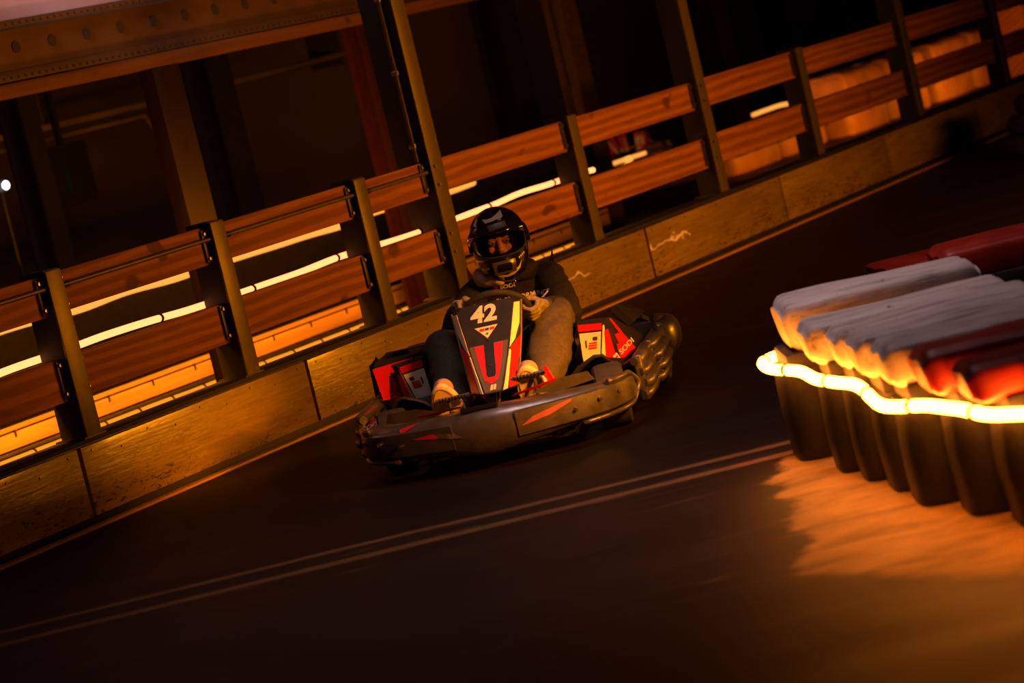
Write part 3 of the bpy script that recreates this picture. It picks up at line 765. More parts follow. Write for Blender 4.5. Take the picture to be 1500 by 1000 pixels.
for sgn in (1, -1):
    a = [pside(sgn, .10, .583), pside(sgn, .78, .580), pside(sgn, .80, .50), pside(sgn, .45, .445), pside(sgn, .08, .420)]
    q = MB(); q.poly3(a, (sgn*.8, -.6, 0), .0012); lab(q.build('side_sticker', M['cream_sticker'], panel), 'cream strip down the edge of the nose panel')
    a = [pside(sgn, .12, .412), pside(sgn, .50, .436), pside(sgn, .97, .455), pside(sgn, .97, .392), pside(sgn, .85, .36), pside(sgn, .95, .275), pside(sgn, .42, .272), ]
    q = MB(); q.poly3(a, (sgn*.8, -.6, 0), .0012); lab(q.build('side_sticker', M['red'], panel), 'red lower side of the nose panel')
    a = [pside(sgn, .06, .415), pside(sgn, .22, .405), pside(sgn, .30, .272), pside(sgn, .06, .270)]
    q = MB(); q.poly3(a, (sgn*.8, -.6, 0), .003); q.build('edge_line', M['cream_sticker'], panel)
    q = MB(); q.tube([pside(sgn, 1, .585, .001), pside(sgn, 1, .452, .001), pside(sgn, 1, .388, .001), pside(sgn, 1, .27, .001)], .004, 8); q.build('edge_bead', M['steel_olive'], panel)

# steering ---------------------------------------------------
SC = V((.03, .72, .532)); SN = V((0, .75, .66)).normalized(); SU = V((0, -SN.z, SN.y)); SX = V((1, 0, 0)); SR = .138
def rim(th, r=SR): return SC + SX*r*math.cos(th) + SU*r*math.sin(th)*(.96 if math.sin(th) > 0 else 1)
q = MB(); q.tube([rim(2*math.pi*k/48) for k in range(48)], .0145, 12, True); sw = q.build('steering_wheel', M['rubber'], kart, 180)
q = MB()
for th in (R(-90), R(20), R(160)): q.tube([SC - SN*.03, SC.lerp(rim(th), .5) - SN*.015, rim(th)], [.012, .011, .010], 8)
q.cyl(SC - SN*.05, SC - SN*.015, .038, .038); q.build('spokes', M['steel_black'], sw)
q = MB(); q.cyl(SC - SN*.05, (0.0, .30, .12), .011, .011); q.build('steering_column', M['steel'], kart)

# pedals -----------------------------------------------------
for sgn, x0, x1, z in ((-1, -.236, -.09, .272), (1, .085, .240, .297)):
    q = MB(); q.cyl((x0, .33, z), (x1, .33, z+.003), .0095, .0095, 14); p = lab(q.build('pedal', M['steel'], kart), 'knurled metal pedal bar')
    q = MB(); q.tube([((x0+x1)/2+.02*sgn, .34, z), ((x0+x1)/2+.02*sgn, .34, .09)], .008, 8); q.build('pedal_arm', M['steel_black'], p)
    q = MB()
    for k in range(9): xx = lerp(x0+.02, x1-.02, k/8); q.cyl((xx-.003, .33, z), (xx+.003, .33, z), .0112, .0112, 14)
    q.build('grip_rings', M['chrome'], p)
q = MB(); q.poly3([(.232, .33, .322), (.246, .33, .322), (.266, .33, .262), (.240, .33, .266)], (0, -1, 0), .02); lab(q.build('pedal_guard', M['red'], kart), 'red upright plate at the end of the right pedal')
q = MB(); q.tube([(-.245, .36, .27), (-.26, .5, .20), (-.25, .7, .12)], .007, 8); lab(q.build('brake_hose', M['green'], kart), 'green hose by the left foot')

# chassis, seat, wheels, engine ------------------------------
q = MB(); q.b2(-.33, .33, .15, 1.0, .05, .062)
for x in (-.31, .31): q.tube([(x*.8, .12, .075), (x, .35, .07), (x, 1.0, .07), (x*.95, 1.62, .09)], .016, 10)
for y in (.25, .62, .95, 1.5): q.cyl((-.31, y, .075), (.31, y, .075), .014)
q.cyl((-.40, .47, .135), (.40, .47, .135), .014)
q.build('chassis', M['steel_black'], kart)
q = MB(); q.cyl((-.55, 1.45, .14), (.55, 1.45, .14), .018); q.build('rear_axle', M['steel'], kart)
def tyre_part(x, y, r, w, rot=0.0):
    Mx = Matrix.Translation((x, y, r)) @ Matrix.Rotation(rot, 4, 'Z') @ Matrix.Rotation(R(90), 4, 'Y')
    pr = [(r*.52, -w*.45), (r*.86, -w*.5), (r*.97, -w*.42), (r, -w*.25), (r, w*.25), (r*.97, w*.42), (r*.86, w*.5), (r*.52, w*.45)]
    q = MB(); q.lathe(pr, Mx, 36); tq = q.build('tyre', M['rubber'], kart)
    q = MB(); q.lathe([(r*.1, -w*.5), (r*.5, -w*.46), (r*.54, -w*.3), (r*.54, w*.3), (r*.5, w*.5), (r*.3, w*.52), (r*.1, w*.54)], Mx, 24); q.build('rim', M['steel'], tq)
tyre_part(-.46, .47, .132, .125, R(9)); tyre_part(.46, .47, .132, .125, R(9)); tyre_part(-.50, 1.45, .139, .19); tyre_part(.50, 1.45, .139, .19)
q = MB(); rings = []
for k in range(13):
    u = k/12; y = lerp(.88, 1.50, u**.8); z = .075 + .03*u + .42*max(0, (u-.45)/.55)**1.5; w = lerp(.17, .20, u)
    rings.append([V((w*math.cos(a), y - .10*(1-abs(math.cos(a)))*0, z + .16*(1-math.sin(a))*0 + (.17*(abs(math.cos(a))**3)) )) for a in [math.pi*j/16 for j in range(17)]])
q.loft(rings, False, False)
bm = q.bm; bmesh.ops.solidify(bm, geom=bm.faces[:], thickness=.008)
q.build('seat', M['tank'], kart, 60)
q = MB(); q.box((-.325, 1.02, .25), (.17, .36, .20), Euler((R(-6), R(8), 0)).to_matrix(), .045, 4); tk = lab(q.build('fuel_tank', M['tank'], kart, 60), 'dark reddish brown tank')
q = MB(); q.cyl((-.33, .86, .30), (-.33, .825, .305), .022, .022); q.build('tank_cap', M['black_plastic'], tk)
q = MB(); q.box((-.44, 1.34, .24), (.20, .22, .24), None, .02)
for k in range(6): q.b2(-.55, -.33, 1.22, 1.45, .19 + k*.03, .20 + k*.03)
q.cyl((-.44, 1.28, .36), (-.44, 1.28, .42), .06); eng = q.build('engine', M['engine'], kart)
q = MB(); q.tube([(-.40, 1.46, .28), (-.36, 1.6, .30), (-.1, 1.66, .28), (.15, 1.66, .26)], .04, 14); q.build('exhaust', M['steel'], eng)
# rear bumper
q = MB(); q.tube([(-.60, 1.30, .20), (-.62, 1.6, .20), (-.55, 1.72, .20), (0, 1.78, .20), (.55, 1.72, .20), (.62, 1.6, .20), (.60, 1.30, .20)], .05, 12, flat=1.7); q.build('rear_bumper', M['bumper_plastic'], kart, 180)

# side pods --------------------------------------------------
def pod(sg):
    X = lambda x, y, z: V((sg*x, y, z))
    q = MB()
    r1 = [X(.325, .76, .215), X(.338, .76, .412), X(.448, .76, .398), X(.398, .76, .215)]
    r2 = [X(.325, .90, .16), X(.335, .80, .425), X(.478, .782, .412), X(.565, .895, .215)]
    r3 = [X(.325, 1.26, .16), X(.36, 1.26, .36), X(.45, 1.26, .345), X(.60, 1.26, .20)]
    q.loft([r1, r2, r3]); p = lab(q.build('side_pod', M['black_plastic'], kart, 15), 'black side pod with red and white decals')
    def quad(a, b, c, d, u0, u1, v0, v1, nm, mt, e, label=None):
        f = lambda u, v: a.lerp(b, u).lerp(d.lerp(c, u), v)
        n = (b-a).cross(d-a).normalized(); cen = (a+b+c+d)/4
        if n.dot(V((sg*.3, -1, .3))) < 0: n = -n
        q = MB(); q.poly3([f(u0, v0)+n*e, f(u1, v0)+n*e, f(u1, v1)+n*e, f(u0, v1)+n*e], n, .001); o = q.build(nm, mt, p)
        if label: lab(o, label)
        return f, n
    a, b, c, d = r1[0], r1[3], r1[2], r1[1]          # front face: inner low, outer low, outer top, inner top
    quad(a, b, c, d, .05, .95, .02, .80, 'front_sticker', M['white_sticker'], .001, 'white front sticker')
    quad(a, b, c, d, .04, .97, .84, .99, 'top_band', M['red'], .001, 'red band along the top edge')
    for k in range(3):
        quad(a, b, c, d, .38 + .02*k, .78, .44 + .055*k, .475 + .055*k, 'red_mark', M['red'], .0025)
    quad(a, b, c, d, .25, .33, .48, .64, 'dark_mark', M['grey_sticker'], .0025)
    quad(a, b, c, d, .60, .80, .62, .70, 'dark_mark', M['ink'], .0027)
    for k in range(5): quad(a, b, c, d, .06, .94, .05 + .035*k, .058 + .035*k, 'thin_line', M['grey_sticker'], .0025)
    a, b, c, d = r1[3], r2[3], r2[2], r1[2]          # slanted outer face
    quad(a, b, c, d, .0, .16, .05, .93, 'edge_line', M['cream_sticker'], .001)
    quad(a, b, c, d, .12, .40, .10, .80, 'flash', M['red'], .0015, 'red flash beside the white sticker')
    quad(a, b, c, d, .52, .97, .06, .62, 'red_patch', M['red'], .0015, 'red patch with white lettering')
    quad(a, b, c, d, .84, .99, .62, .97, 'red_patch', M['red'], .0015)
    quad(a, b, c, d, .40, .62, .40, .78, 'dark_red_vent', M['red_paint'], .0025)
    f, n = quad(a, b, c, d, .50, .52, .05, .3, 'edge_line', M['red'], .0015)
    me = text_mesh('SODI', .034, .0008, .0, 1.1)
    ux = (f(.9, .34) - f(.6, .34)).normalized(); uy = n.cross(ux).normalized()
    uy = uy if uy.z > 0 else -uy
    ori = f(.78, .24) + n*.004; rot = R(28)*sg
    dirx = ux*sg
    def place(x, y):
        xx = x*math.cos(rot) - y*math.sin(rot); yy = x*math.sin(rot) + y*math.cos(rot); return ori + dirx*xx + uy*yy
    lab(drape_mesh(me, place, 'pod_lettering', M['white_sticker'], p), 'white lettering on red')
    q = MB(); q.poly3([place(-.078, -.004), place(-.054, -.004), place(-.054, .026), place(-.078, .026)], n, .001); q.build('emblem', M['white_sticker'], p)
    q = MB(); q.poly3([place(-.074, .004)+n*.001, place(-.058, .008)+n*.001, place(-.060, .017)+n*.001, place(-.073, .013)+n*.001], n, .001); q.build('emblem_core', M['red'], p)
    # bent fender frame over the front wheel and along the pod foot
    q = MB(); q.tube([X(*t) for t in [(.30, .56, .225), (.335, .56, .255), (.41, .56, .288), (.44, .565, .285), (.49, .58, .225), (.515, .62, .215), (.56, .80, .225), (.605, 1.0, .245), (.615, 1.12, .27), (.60, 1.22, .31)]], .013, 8, flat=.7)
    q.build('fender_frame', M['black_plastic'], kart, 50)
    q = MB(); q.poly3([X(.31, .575, .225), X(.41, .575, .28), X(.44, .575, .278), X(.485, .60, .215), X(.57, .85, .20), X(.33, .75, .20)], (0, 0, 1), .006); q.build('fender_shelf', M['black_plastic'], kart)
    # ribbed side protection: stacked rounded ribs in three lengths
    q = MB()
    for j, (y0, y1, xo) in enumerate(((.46, .84, .0), (.88, 1.28, .014))):
        for k in range(4):
            z = .105 + .047*k
            x = .615 + xo - .014*abs(k-1.2)
            prof2 = []
            q.tube([X(x-.012, y0, z), X(x, y0+.025, z), X(x+.006, (y0+y1)/2, z+.003), X(x, y1-.025, z+.005), X(x-.012, y1, z+.005)], [.018, .027, .027, .027, .018], 12)
        q.b2(*sorted((sg*.575, sg*.612)), y0, y1, .08, .27, .01)
    q.build('ribbed_side_bumper', M['bumper_plastic'], kart, 60)
    return p
pr = pod(1); pl = pod(-1)
q = MB(); q.poly3([(.46, 1.0, .418), (.52, 1.0, .33), (.545, 1.25, .34), (.47, 1.25, .40)], (1, 0, .6), .03); q.poly3([(.50, 1.2, .34), (.56, 1.2, .33), (.575, 1.3, .30), (.52, 1.3, .31)], (0, 0, 1), .02); q.build('rear_fairing', M['black_plastic'], kart)
q = MB(); q.b2(-.56, -.37, .80, 1.05, .405, .435, .012); q.b2(-.52, -.42, .88, .92, .43, .455, .006); q.build('pod_lid', M['black_plastic'], pl)
q = MB(); q.poly3([(-.565, .79, .41), (-.385, .79, .424), (-.385, .79, .385), (-.50, .79, .378), (-.52, .79, .27), (-.55, .79, .27)], (0, -1, 0), .006); lab(q.build('corner_frame', M['red'], pl), 'red corner frame behind the white sticker')
q = MB(); q.tube([(-.64, 1.2, .12), (-.665, 1.2, .25), (-.66, 1.2, .38), (-.635, 1.2, .41), (-.62, 1.2, .36), (-.61, 1.2, .2)], .012, 8); q.build('hose_loop', M['rubber'], kart, 180)
q = MB(); q.poly3([(-.60, .42, .188), (-.49, .40, .215), (-.50, .52, .235), (-.60, .52, .22)], (0, -.4, 1), .008); nf = lab(q.build('corner_fairing', M['red'], kart), 'red corner fairing at the left of the bumper')
me = text_mesh('SODI', .04, .0008)
drape_mesh(me, lambda x, y: V((-.55 + x*.85, .43 + y*1.4, .212 + y*.45 + x*.22)), 'fairing_lettering', M['white_sticker'], nf)

# ------------------------------------------------------------------ the driver (same frame as the kart)
HC = V((.026, 1.19, .795)); HR = Matrix.Rotation(R(10), 3, 'Z')
def hx(p): return HC + HR @ V(p)
SHL, SHR = V((-.135, 1.24, .595)), V((.195, 1.24, .600))
ELL, ELR = V((-.225, 1.03, .46)), V((.275, 1.03, .445))
TL, TR = R(152), R(-6)
def hand_frame(th):
    rad = SX*math.cos(th) + SU*math.sin(th); tan = -SX*math.sin(th) + SU*math.cos(th); return rim(th), rad, tan
def wrist(th, el):
    C0, rad, tan = hand_frame(th); p = C0 + rad*.030 + SN*.030; d = (el - p).normalized(); return p + d*.075
WL, WR = wrist(TL, ELL), wrist(TR, ELR)
HIPL, HIPR = V((-.09, 1.26, .20)), V((.11, 1.26, .20))
KNL, KNR = V((-.245, .86, .415)), V((.235, .86, .445))
ANL, ANR = V((-.195, .52, .20)), V((.165, .52, .20))
def hand(q, th, up, el, k):
    C0, rad, tan = hand_frame(th); tan = tan*up
    w = wrist(th, el)
    lens = [.95, 1.05, 1.0, .82]
    for i in range(4):
        o = tan*((1.5-i)*.0195); L = lens[i]; r = .0088*k
        k0 = C0 + rad*.036 + SN*.012 + o
        k1 = C0 + rad*(.033*L) - SN*(.018*L) + o
        k2 = C0 + rad*.006 - SN*(.031) + o*.97
        k3 = C0 - rad*(.022*L) - SN*.017 + o*.95
        q.capsule(k0, k1, r*1.12, r*1.05, 10); q.capsule(k1, k2, r*1.05, r, 10); q.capsule(k2, k3, r, r*.9, 10)
        q.capsule(w.lerp(k0, .25) + o*.3, k0, .015*k, .0115*k, 10)
    q.capsule(w, C0 + rad*.036 + SN*.024, .024*k, .022*k, 12)
    t0 = w.lerp(C0 + rad*.03 + SN*.02, .45) + tan*.018
    t1 = C0 + rad*.012 + SN*.026 + tan*.044; t2 = C0 - rad*.014 + SN*.014 + tan*.046; t3 = C0 - rad*.024 - SN*.008 + tan*.040
    q.capsule(t0, t1, .015*k, .0115*k, 10); q.capsule(t1, t2, .0115*k, .0105*k, 10); q.capsule(t2, t3, .0105*k, .009*k, 10)

q = MB()
q.ellipses([(.01, 1.30, .12, .12, .09), (.01, 1.30, .17, .155, .115), (.012, 1.31, .28, .145, .105), (.02, 1.31, .40, .155, .105), (.03, 1.29, .50, .165, .105), (.03, 1.27, .575, .14, .085), (.03, 1.25, .63, .07, .06)], 24)
q.capsule((.03, 1.25, .58), (.027, 1.215, .74), .058, .055)
for sh, el, w in ((SHL, ELL, WL), (SHR, ELR, WR)):
    q.capsule(sh, el, .048, .040); q.capsule(el, w, .038, .026)
for h, k_, a in ((HIPL, KNL, ANL), (HIPR, KNR, ANR)):
    q.capsule(h, k_, .078, .056); q.capsule(k_, k_.lerp(a, .3), .052, .052); q.capsule(k_.lerp(a, .3), a, .052, .036)
    sx = a.x; heel = V((sx-.0, .50, .135)); toe = V((sx-.01, .385, .325)); q.capsule(a, heel, .036, .034); q.capsule(heel, toe, .032, .026)
hand(q, TL, -1, ELL, .88); hand(q, TR, 1, ELR, .88)
# head with brow, nose, cheeks, eye sockets and mouth
def hb(c, r): q.ball(hx(c), r, HR)
hb((0, .012, .028), (.072, .088, .085)); hb((0, -.018, -.045), (.056, .066, .070))
q.capsule(hx((-.036, -.076, .022)), hx((.036, -.076, .022)), .0135, .0135); q.capsule(hx((0, -.082, .016)), hx((0, -.104, -.030)), .0085, .0125)
hb((-.0105, -.094, -.034), (.0085, .009, .0075)); hb((.0105, -.094, -.034), (.0085, .009, .0075))
hb((-.040, -.064, -.026), (.022, .017, .018)); hb((.040, -.064, -.026), (.022, .017, .018))
q.capsule(hx((-.020, -.083, -.068)), hx((.020, -.083, -.068)), .006, .006); q.capsule(hx((-.016, -.081, -.079)), hx((.016, -.081, -.079)), .0065, .0065); hb((0, -.074, -.102), (.022, .016, .016))
for sg in (1, -1): hb((sg*.074, .012, -.01), (.010, .020, .032))
body = blob('person', q, M['skin'], .0055, 5)
body.location = KL; body.rotation_euler = (0, 0, KR)
tag(body, 'person driving the number 42 kart in a black hoodie, grey gloves and black helmet', 'person')
for sg in (1, -1):
    q = MB(); q.ball(hx((sg*.031, -.071, -.001)), (.0125,)*3, None, 3); e = q.build('eye', M['eye_white'], body, 180)
    q = MB(); q.ball(hx((sg*.031 + .001, -.0805, -.001)), (.0058, .0042, .0058), HR, 2); q.build('iris', M['iris'], e, 180)
    q = MB(); q.capsule(hx((sg*.018, -.0815, .007)), hx((sg*.031, -.0845, .0105)), .0035, .0038, 8); q.capsule(hx((sg*.031, -.0845, .0105)), hx((sg*.045, -.0775, .006)), .0038, .003, 8); q.build('eyelid', M['skin'], body, 180)
    q = MB(); q.capsule(hx((sg*.014, -.089, .022)), hx((sg*.034, -.0895, .0275)), .0036, .0036, 8); q.capsule(hx((sg*.034, -.0895, .0275)), hx((sg*.052, -.077, .021)), .0036, .0022, 8); q.build('eyebrow', M['iris'], body, 180)
# balaclava around the eye opening
def shell(name, radii, cz, openf, mt, parent, nu=96, nv=64, th=.006):
    bm = bmesh.new(); g = []
    for j in range(nv+1):
        la = math.pi*(j/nv - .5); row = []
        for i in range(nu):
            lo = 2*math.pi*i/nu; row.append(bm.verts.new(V((radii[0]*math.cos(la)*math.sin(lo), -radii[1]*math.cos(la)*math.cos(lo), radii[2]*math.sin(la) + cz))))
        g.append(row)
    for j in range(nv):
        for i in range(nu):
            vs = (g[j][i], g[j][(i+1) % nu], g[j+1][(i+1) % nu], g[j+1][i]); c = sum((v.co for v in vs), V())/4
            if not openf(c): bm.faces.new(vs)
    for v in [v for v in bm.verts if not v.link_faces]: bm.verts.remove(v)
    bmesh.ops.remove_doubles(bm, verts=bm.verts[:], dist=1e-5)
    for v in bm.verts: v.co = hx(v.co)
    bmesh.ops.recalc_face_normals(bm, faces=bm.faces[:]); bmesh.ops.solidify(bm, geom=bm.faces[:], thickness=th)
    me = bpy.data.meshes.new(name); bm.to_mesh(me); bm.free(); return mobj(name, me, mt, parent, 60)
shell('balaclava', (.088, .106, .128), -.005, lambda c: c.y < 0 and (c.x/.055)**4 + ((c.z + .009)/.037)**4 < 1, M['lining'], body)
# helmet
hp = [(-.152, .080, .105, .065), (-.148, .092, .128, .085), (-.13, .102, .150, .10), (-.10, .111, .160, .118), (-.06, .119, .160, .135), (0, .124, .150, .148), (.05, .122, .140, .148), (.09, .108, .118, .132), (.12, .084, .088, .105), (.14, .055, .055, .07), (.150, .026, .026, .034), (.1525, .004, .004, .005)]
def hrad(z):
    for a, b in zip(hp, hp[1:]):
        if a[0] <= z <= b[0]:
            t = (z-a[0])/(b[0]-a[0]); return [lerp(a[k], b[k], t) for k in (1, 2, 3)]
    return hp[-1][1:] if z > 0 else hp[0][1:]
def hpt(lo, z, o=0.0):
    a, f, b = hrad(z); s_, c_ = math.sin(lo), math.cos(lo)
    e = .92
    x = (a+o)*math.copysign(abs(s_)**e, s_); y = -((f if c_ > 0 else b)+o)*math.copysign(abs(c_)**e, c_)
    return V((x, y, z))
zs = smoothpts([(h[0],) for h in hp], 84); zs = [z[0] for z in zs]
def vopen(lo, z): 
    d = abs(math.degrees((lo + math.pi) % (2*math.pi) - math.pi))
    lowz = -.058 + .022*(d/66)**2; hiz = .052 - .004*(d/66)**2
    u = max(d/68, 0); v = (z - (lowz+hiz)/2)/((hiz-lowz)/2)
    return d < 90 and u**5 + abs(v)**5 < 1
bm = bmesh.new(); nu = 168; g = [[bm.verts.new(hpt(2*math.pi*i/nu, z)) for i in range(nu)] for z in zs]
for j in range(len(zs)-1):
    for i in range(nu):
        if not vopen(2*math.pi*(i+.5)/nu, (zs[j]+zs[j+1])/2): bm.faces.new((g[j][i], g[j][(i+1) % nu], g[j+1][(i+1) % nu], g[j+1][i]))
for v in [v for v in bm.verts if not v.link_faces]: bm.verts.remove(v)
for v in bm.verts: v.co = hx(v.co)
bmesh.ops.recalc_face_normals(bm, faces=bm.faces[:])
me = bpy.data.meshes.new('helmet'); bm.to_mesh(me); bm.free()
ho = bpy.data.objects.new('h', me); col.objects.link(ho); md = ho.modifiers.new('s', 'SOLIDIFY'); md.thickness = .016; md.offset = -1
me2 = evaluated(ho); bpy.data.objects.remove(ho); helmet = lab(mobj('helmet', me2, M['helmet'], body, 50), 'glossy black full face helmet')
hbv = bvh_of(helmet)
# opening trim, visor pushed up, chin parts
edge = []
for k in range(72):
    a = 2*math.pi*k/72; ca, sa = math.cos(a), math.sin(a); d = 68*math.copysign(abs(ca)**.4, ca); v = math.copysign(abs(sa)**.4, sa)
    lowz = -.058 + .022*(d/66)**2; hiz = .052 - .004*(d/66)**2
    edge.append(hx(hpt(R(d), (lowz+hiz)/2 + v*(hiz-lowz)/2, -.003)))
q = MB(); q.tube(edge, .0052, 8, True); q.build('opening_trim', M['rubber'], helmet, 180)
def band(name, lo0, lo1, z0, z1, o, mt, arch=0.0, nz=10, nl=48, th=.004):
    bm = bmesh.new(); g = []
    for j in range(nz+1):
        row = []
        for i in range(nl+1):
            u = i/nl*2-1; lo = lerp(lo0, lo1, i/nl); z = lerp(z0, z1, j/nz) - arch*u*u
            row.append(bm.verts.new(hx(hpt(R(lo), z, o + .004*math.sin(math.pi*j/nz)))))
        g.append(row)
    for j in range(nz):
        for i in range(nl): bm.faces.new((g[j][i], g[j][i+1], g[j+1][i+1], g[j+1][i]))
    bmesh.ops.recalc_face_normals(bm, faces=bm.faces[:]); bmesh.ops.solidify(bm, geom=bm.faces[:], thickness=th)
    me = bpy.data.meshes.new(name); bm.to_mesh(me); bm.free(); return mobj(name, me, mt, helmet, 60)
lab(band('visor', -84, 84, .050, .098, .009, M['visor'], .052), 'smoked visor flipped up')
for sg in (1, -1):
    q = MB(); p = hx(hpt(R(sg*88), .0, .002)); nn = (HR @ V((sg, 0, 0))); q.cyl(p - nn*.004, p + nn*.010, .026, .022, 20); q.build('visor_pivot', M['black_plastic'], helmet)
onh = caster(hbv, -.4, .0022, R(10), HC)
band('chin_vent', -22, 22, -.128, -.075, .006, M['helmet_olive'], .0, 8, 16)
band('vent_mouth', -12, 12, -.118, -.088, .012, M['lining'], .0, 4, 10)
lab(drape_mesh(poly_mesh([(-.062, -.084), (-.045, -.080), (-.018, -.126), (-.034, -.130)]), onh, 'chin_stripe', M['grey_sticker'], helmet, maxlen=.02), 'grey chin stripe')
lab(drape_mesh(poly_mesh([(-.055, -.122), (-.02, -.132), (0, -.138), (.03, -.130), (.058, -.112), (.075, -.090), (.062, -.122), (.03, -.143), (0, -.147), (-.03, -.142)]), onh, 'chin_crescent', M['cream_sticker'], helmet, maxlen=.02), 'pale crescent along the chin edge')
for k in range(4):
    for sg, x0, z0, sl in ((-1, -.095, -.098, .10), (1, .066, -.082, -.45)):
        x = x0 + k*.0075; z = z0 - sl*0 + (k*.0045 if sg > 0 else -k*.001)
        drape_mesh(poly_mesh([(x, z), (x+.0055, z+.001), (x+.0055, z+.010), (x, z+.009)]), onh, 'chin_letter', M['white_sticker'], helmet)
for nm, mt, pts in (('brow_mark', M['white_sticker'], [(-.050, .112), (-.028, .109), (-.006, .112), (.014, .121), (.036, .134), (.040, .108), (.030, .101), (.010, .1005), (-.010, .096), (-.020, .090), (-.037, .090)]),
                    ('brow_mark', M['white_sticker'], [(-.028, .090), (-.005, .0925), (.022, .099), (.033, .097), (.018, .088), (-.005, .084), (-.022, .085)])):
    q_ = drape_mesh(poly_mesh(pts), onh, nm, mt, helmet, maxlen=.012); lab(q_, 'white brow mark of the helmet')
vb = bvh_of(helmet, [o for o in helmet.children if o.name.startswith('visor') and not o.name.startswith('visor_p')][0]); onv = caster(vb, -.4, .0022, R(10), HC)
lab(drape_mesh(poly_mesh([(-.036, .083), (.043, .090), (.047, .066), (-.030, .058)]), onv, 'brow_plate', M['grey_sticker'], helmet, maxlen=.012), 'dark grey plate under the brow mark')
q = MB(); q.tube([hx((-.05, -.115, -.150)), hx((-.01, -.135, -.166)), hx((.02, -.135, -.170)), hx((.03, -.12, -.158))], .004, 8); q.build('chin_strap', M['glove_dark'], helmet, 180)
q = MB(); q.tube([hx((.02 + .010*math.cos(a), -.137, -.176 + .010*math.sin(a))) for a in [2*math.pi*k/16 for k in range(16)]], .0022, 6, True); q.build('strap_ring', M['chrome'], helmet, 180)

# clothes
q = MB()
q.ellipses([(.01, 1.30, .15, .17, .13), (.012, 1.31, .22, .18, .135), (.015, 1.315, .32, .170, .128), (.022, 1.31, .42, .180, .130), (.03, 1.29, .51, .190, .128), (.03, 1.27, .585, .160, .105), (.03, 1.25, .635, .098, .085), (.028, 1.235, .665, .088, .078)], 28)
for sh, el, w in ((SHL, ELL, WL), (SHR, ELR, WR)):
    q.capsule(sh + V((0, .01, -.01)), sh.lerp(el, .5), .066, .062); q.capsule(sh.lerp(el, .5), el, .062, .058); q.capsule(el, el.lerp(w, .55), .056, .048); q.capsule(el.lerp(w, .55), w.lerp(el, .12), .048, .036)
hoodie = lab(blob('hoodie', q, M['hoodie'], .008, 6, body, (.010, 8, 8, 13)), 'black hoodie with white chest lettering')
q = MB()
q.ellipses([(.01, 1.29, .085, .14, .12), (.01, 1.29, .13, .175, .14), (.01, 1.29, .20, .17, .135), (.01, 1.30, .24, .15, .11)], 28)
for h, k_, a in ((HIPL, KNL, ANL), (HIPR, KNR, ANR)):
    q.capsule(h, k_, .098, .084); q.capsule(k_, k_.lerp(a, .5) + V((0, .03, -.01)), .086, .082); q.capsule(k_.lerp(a, .5) + V((0, .03, -.01)), a + V((0, .015, .02)), .082, .062)
trousers = lab(blob('trousers', q, M['trousers'], .009, 6, body, (.016, 6, 6, 10)), 'loose dark olive grey trousers')
for th, up, el, nm in ((TL, -1, ELL, 0), (TR, 1, ELR, 1)):
    q = MB(); hand(q, th, up, el, 1.12); g = lab(blob('glove', q, M['glove'], .0035, 3, body), 'grey work glove gripping the wheel rim')
    w = wrist(th, el); d = (el-w).normalized(); q = MB(); q.tube([w - d*.012, w + d*.012, w + d*.04], [.034, .036, .040], 16); q.build('cuff', M['glove_dark'], g, 180)
for a, sg in ((ANL, -1), (ANR, 1)):
    heel = V((a.x, .497, .13)); toe = V((a.x - .012, .375, .335))
    f = (toe-heel).normalized(); sdx = V((1, 0, 0)); n = V((0, -1, 0)) - f*f.dot(V((0, -1, 0))); n.normalize()
    q = MB(); q.capsule(heel + f*.01 - n*.012, toe - f*.03 - n*.012, .036, .034); q.capsule(heel - n*.03, a + V((0, .01, .02)), .042, .046); q.ball((toe - f*.035 - n*.01), (.044, .030, .045)); sh = lab(blob('shoe', q, M['shoe_upper'], .005, 5, body), 'tan shoe')
    # sole, seen nearly flat on
    L = (toe-heel).length + .045; rings = []
    out = []
    for k in range(44):
        t = 2*math.pi*k/44; yy = math.sin(t); xx = math.cos(t)
        wd = .060 if yy < -.2 else .069
        out.append((xx*wd*(1 - .10*max(0, yy)**2 - .06*(1-abs(yy))*(1 if sg*xx < 0 else 0)), yy*L/2))
    c0 = (heel+toe)/2 + n*.030
    for dz, sc_ in ((-.012, .97), (0, 1.0), (.012, 1.0), (.018, .93)): rings.append([c0 + sdx*x*sc_ + f*y*sc_ + n*dz for x, y in out])
    q = MB(); q.loft(rings); so = lab(q.build('sole', M['shoe'], sh, 40), 'cream rubber sole')
    q = MB(); pth = [c0 + n*.0185 + sdx*x*.74 + f*(y*.78 + .02) for x, y in out[4:22]]; q.tube(pth, .0022, 6); q.build('sole_groove', M['shoe_upper'], so, 180)
    q = MB(); pth = [c0 + n*.0185 + sdx*(.030*math.cos(t*1.0)*(1 - t*.06)) + f*(-.02 + .022*math.sin(t*1.7)) for t in [k*.35 for k in range(22)]]; q.tube(pth, .0011, 5); q.build('ink_scribble', M['ink'], so, 180)
# hood lying around the neck, its grey lining showing on one side
q = MB(); pts = []; rr = []
for k in range(19):
    a = R(125 + 145*k/18); pts.append(V((.022 + .118*math.cos(a), 1.225 + .12*math.sin(a)*1.0, .648 + .020*math.sin(k/18*math.pi) - .02*(k/18)))); rr.append(.012 + .020*math.sin(math.pi*k/18))
q.tube(pts, rr, 12, flat=1.3); lab(q.build('hood', M['hood'], hoodie, 180), 'pale grey hood lining around the neck')
q = MB(); pts = []
for k in range(25):
    a = R(-95 + 260*k/24); pts.append(V((.026 + .105*math.cos(a), 1.235 + .10*math.sin(a), .640)))
q.tube(pts, [.012 + .022*math.sin(math.pi*k/24) for k in range(25)], 12, flat=1.4); q.build('hood_edge', M['hoodie'], hoodie, 180)
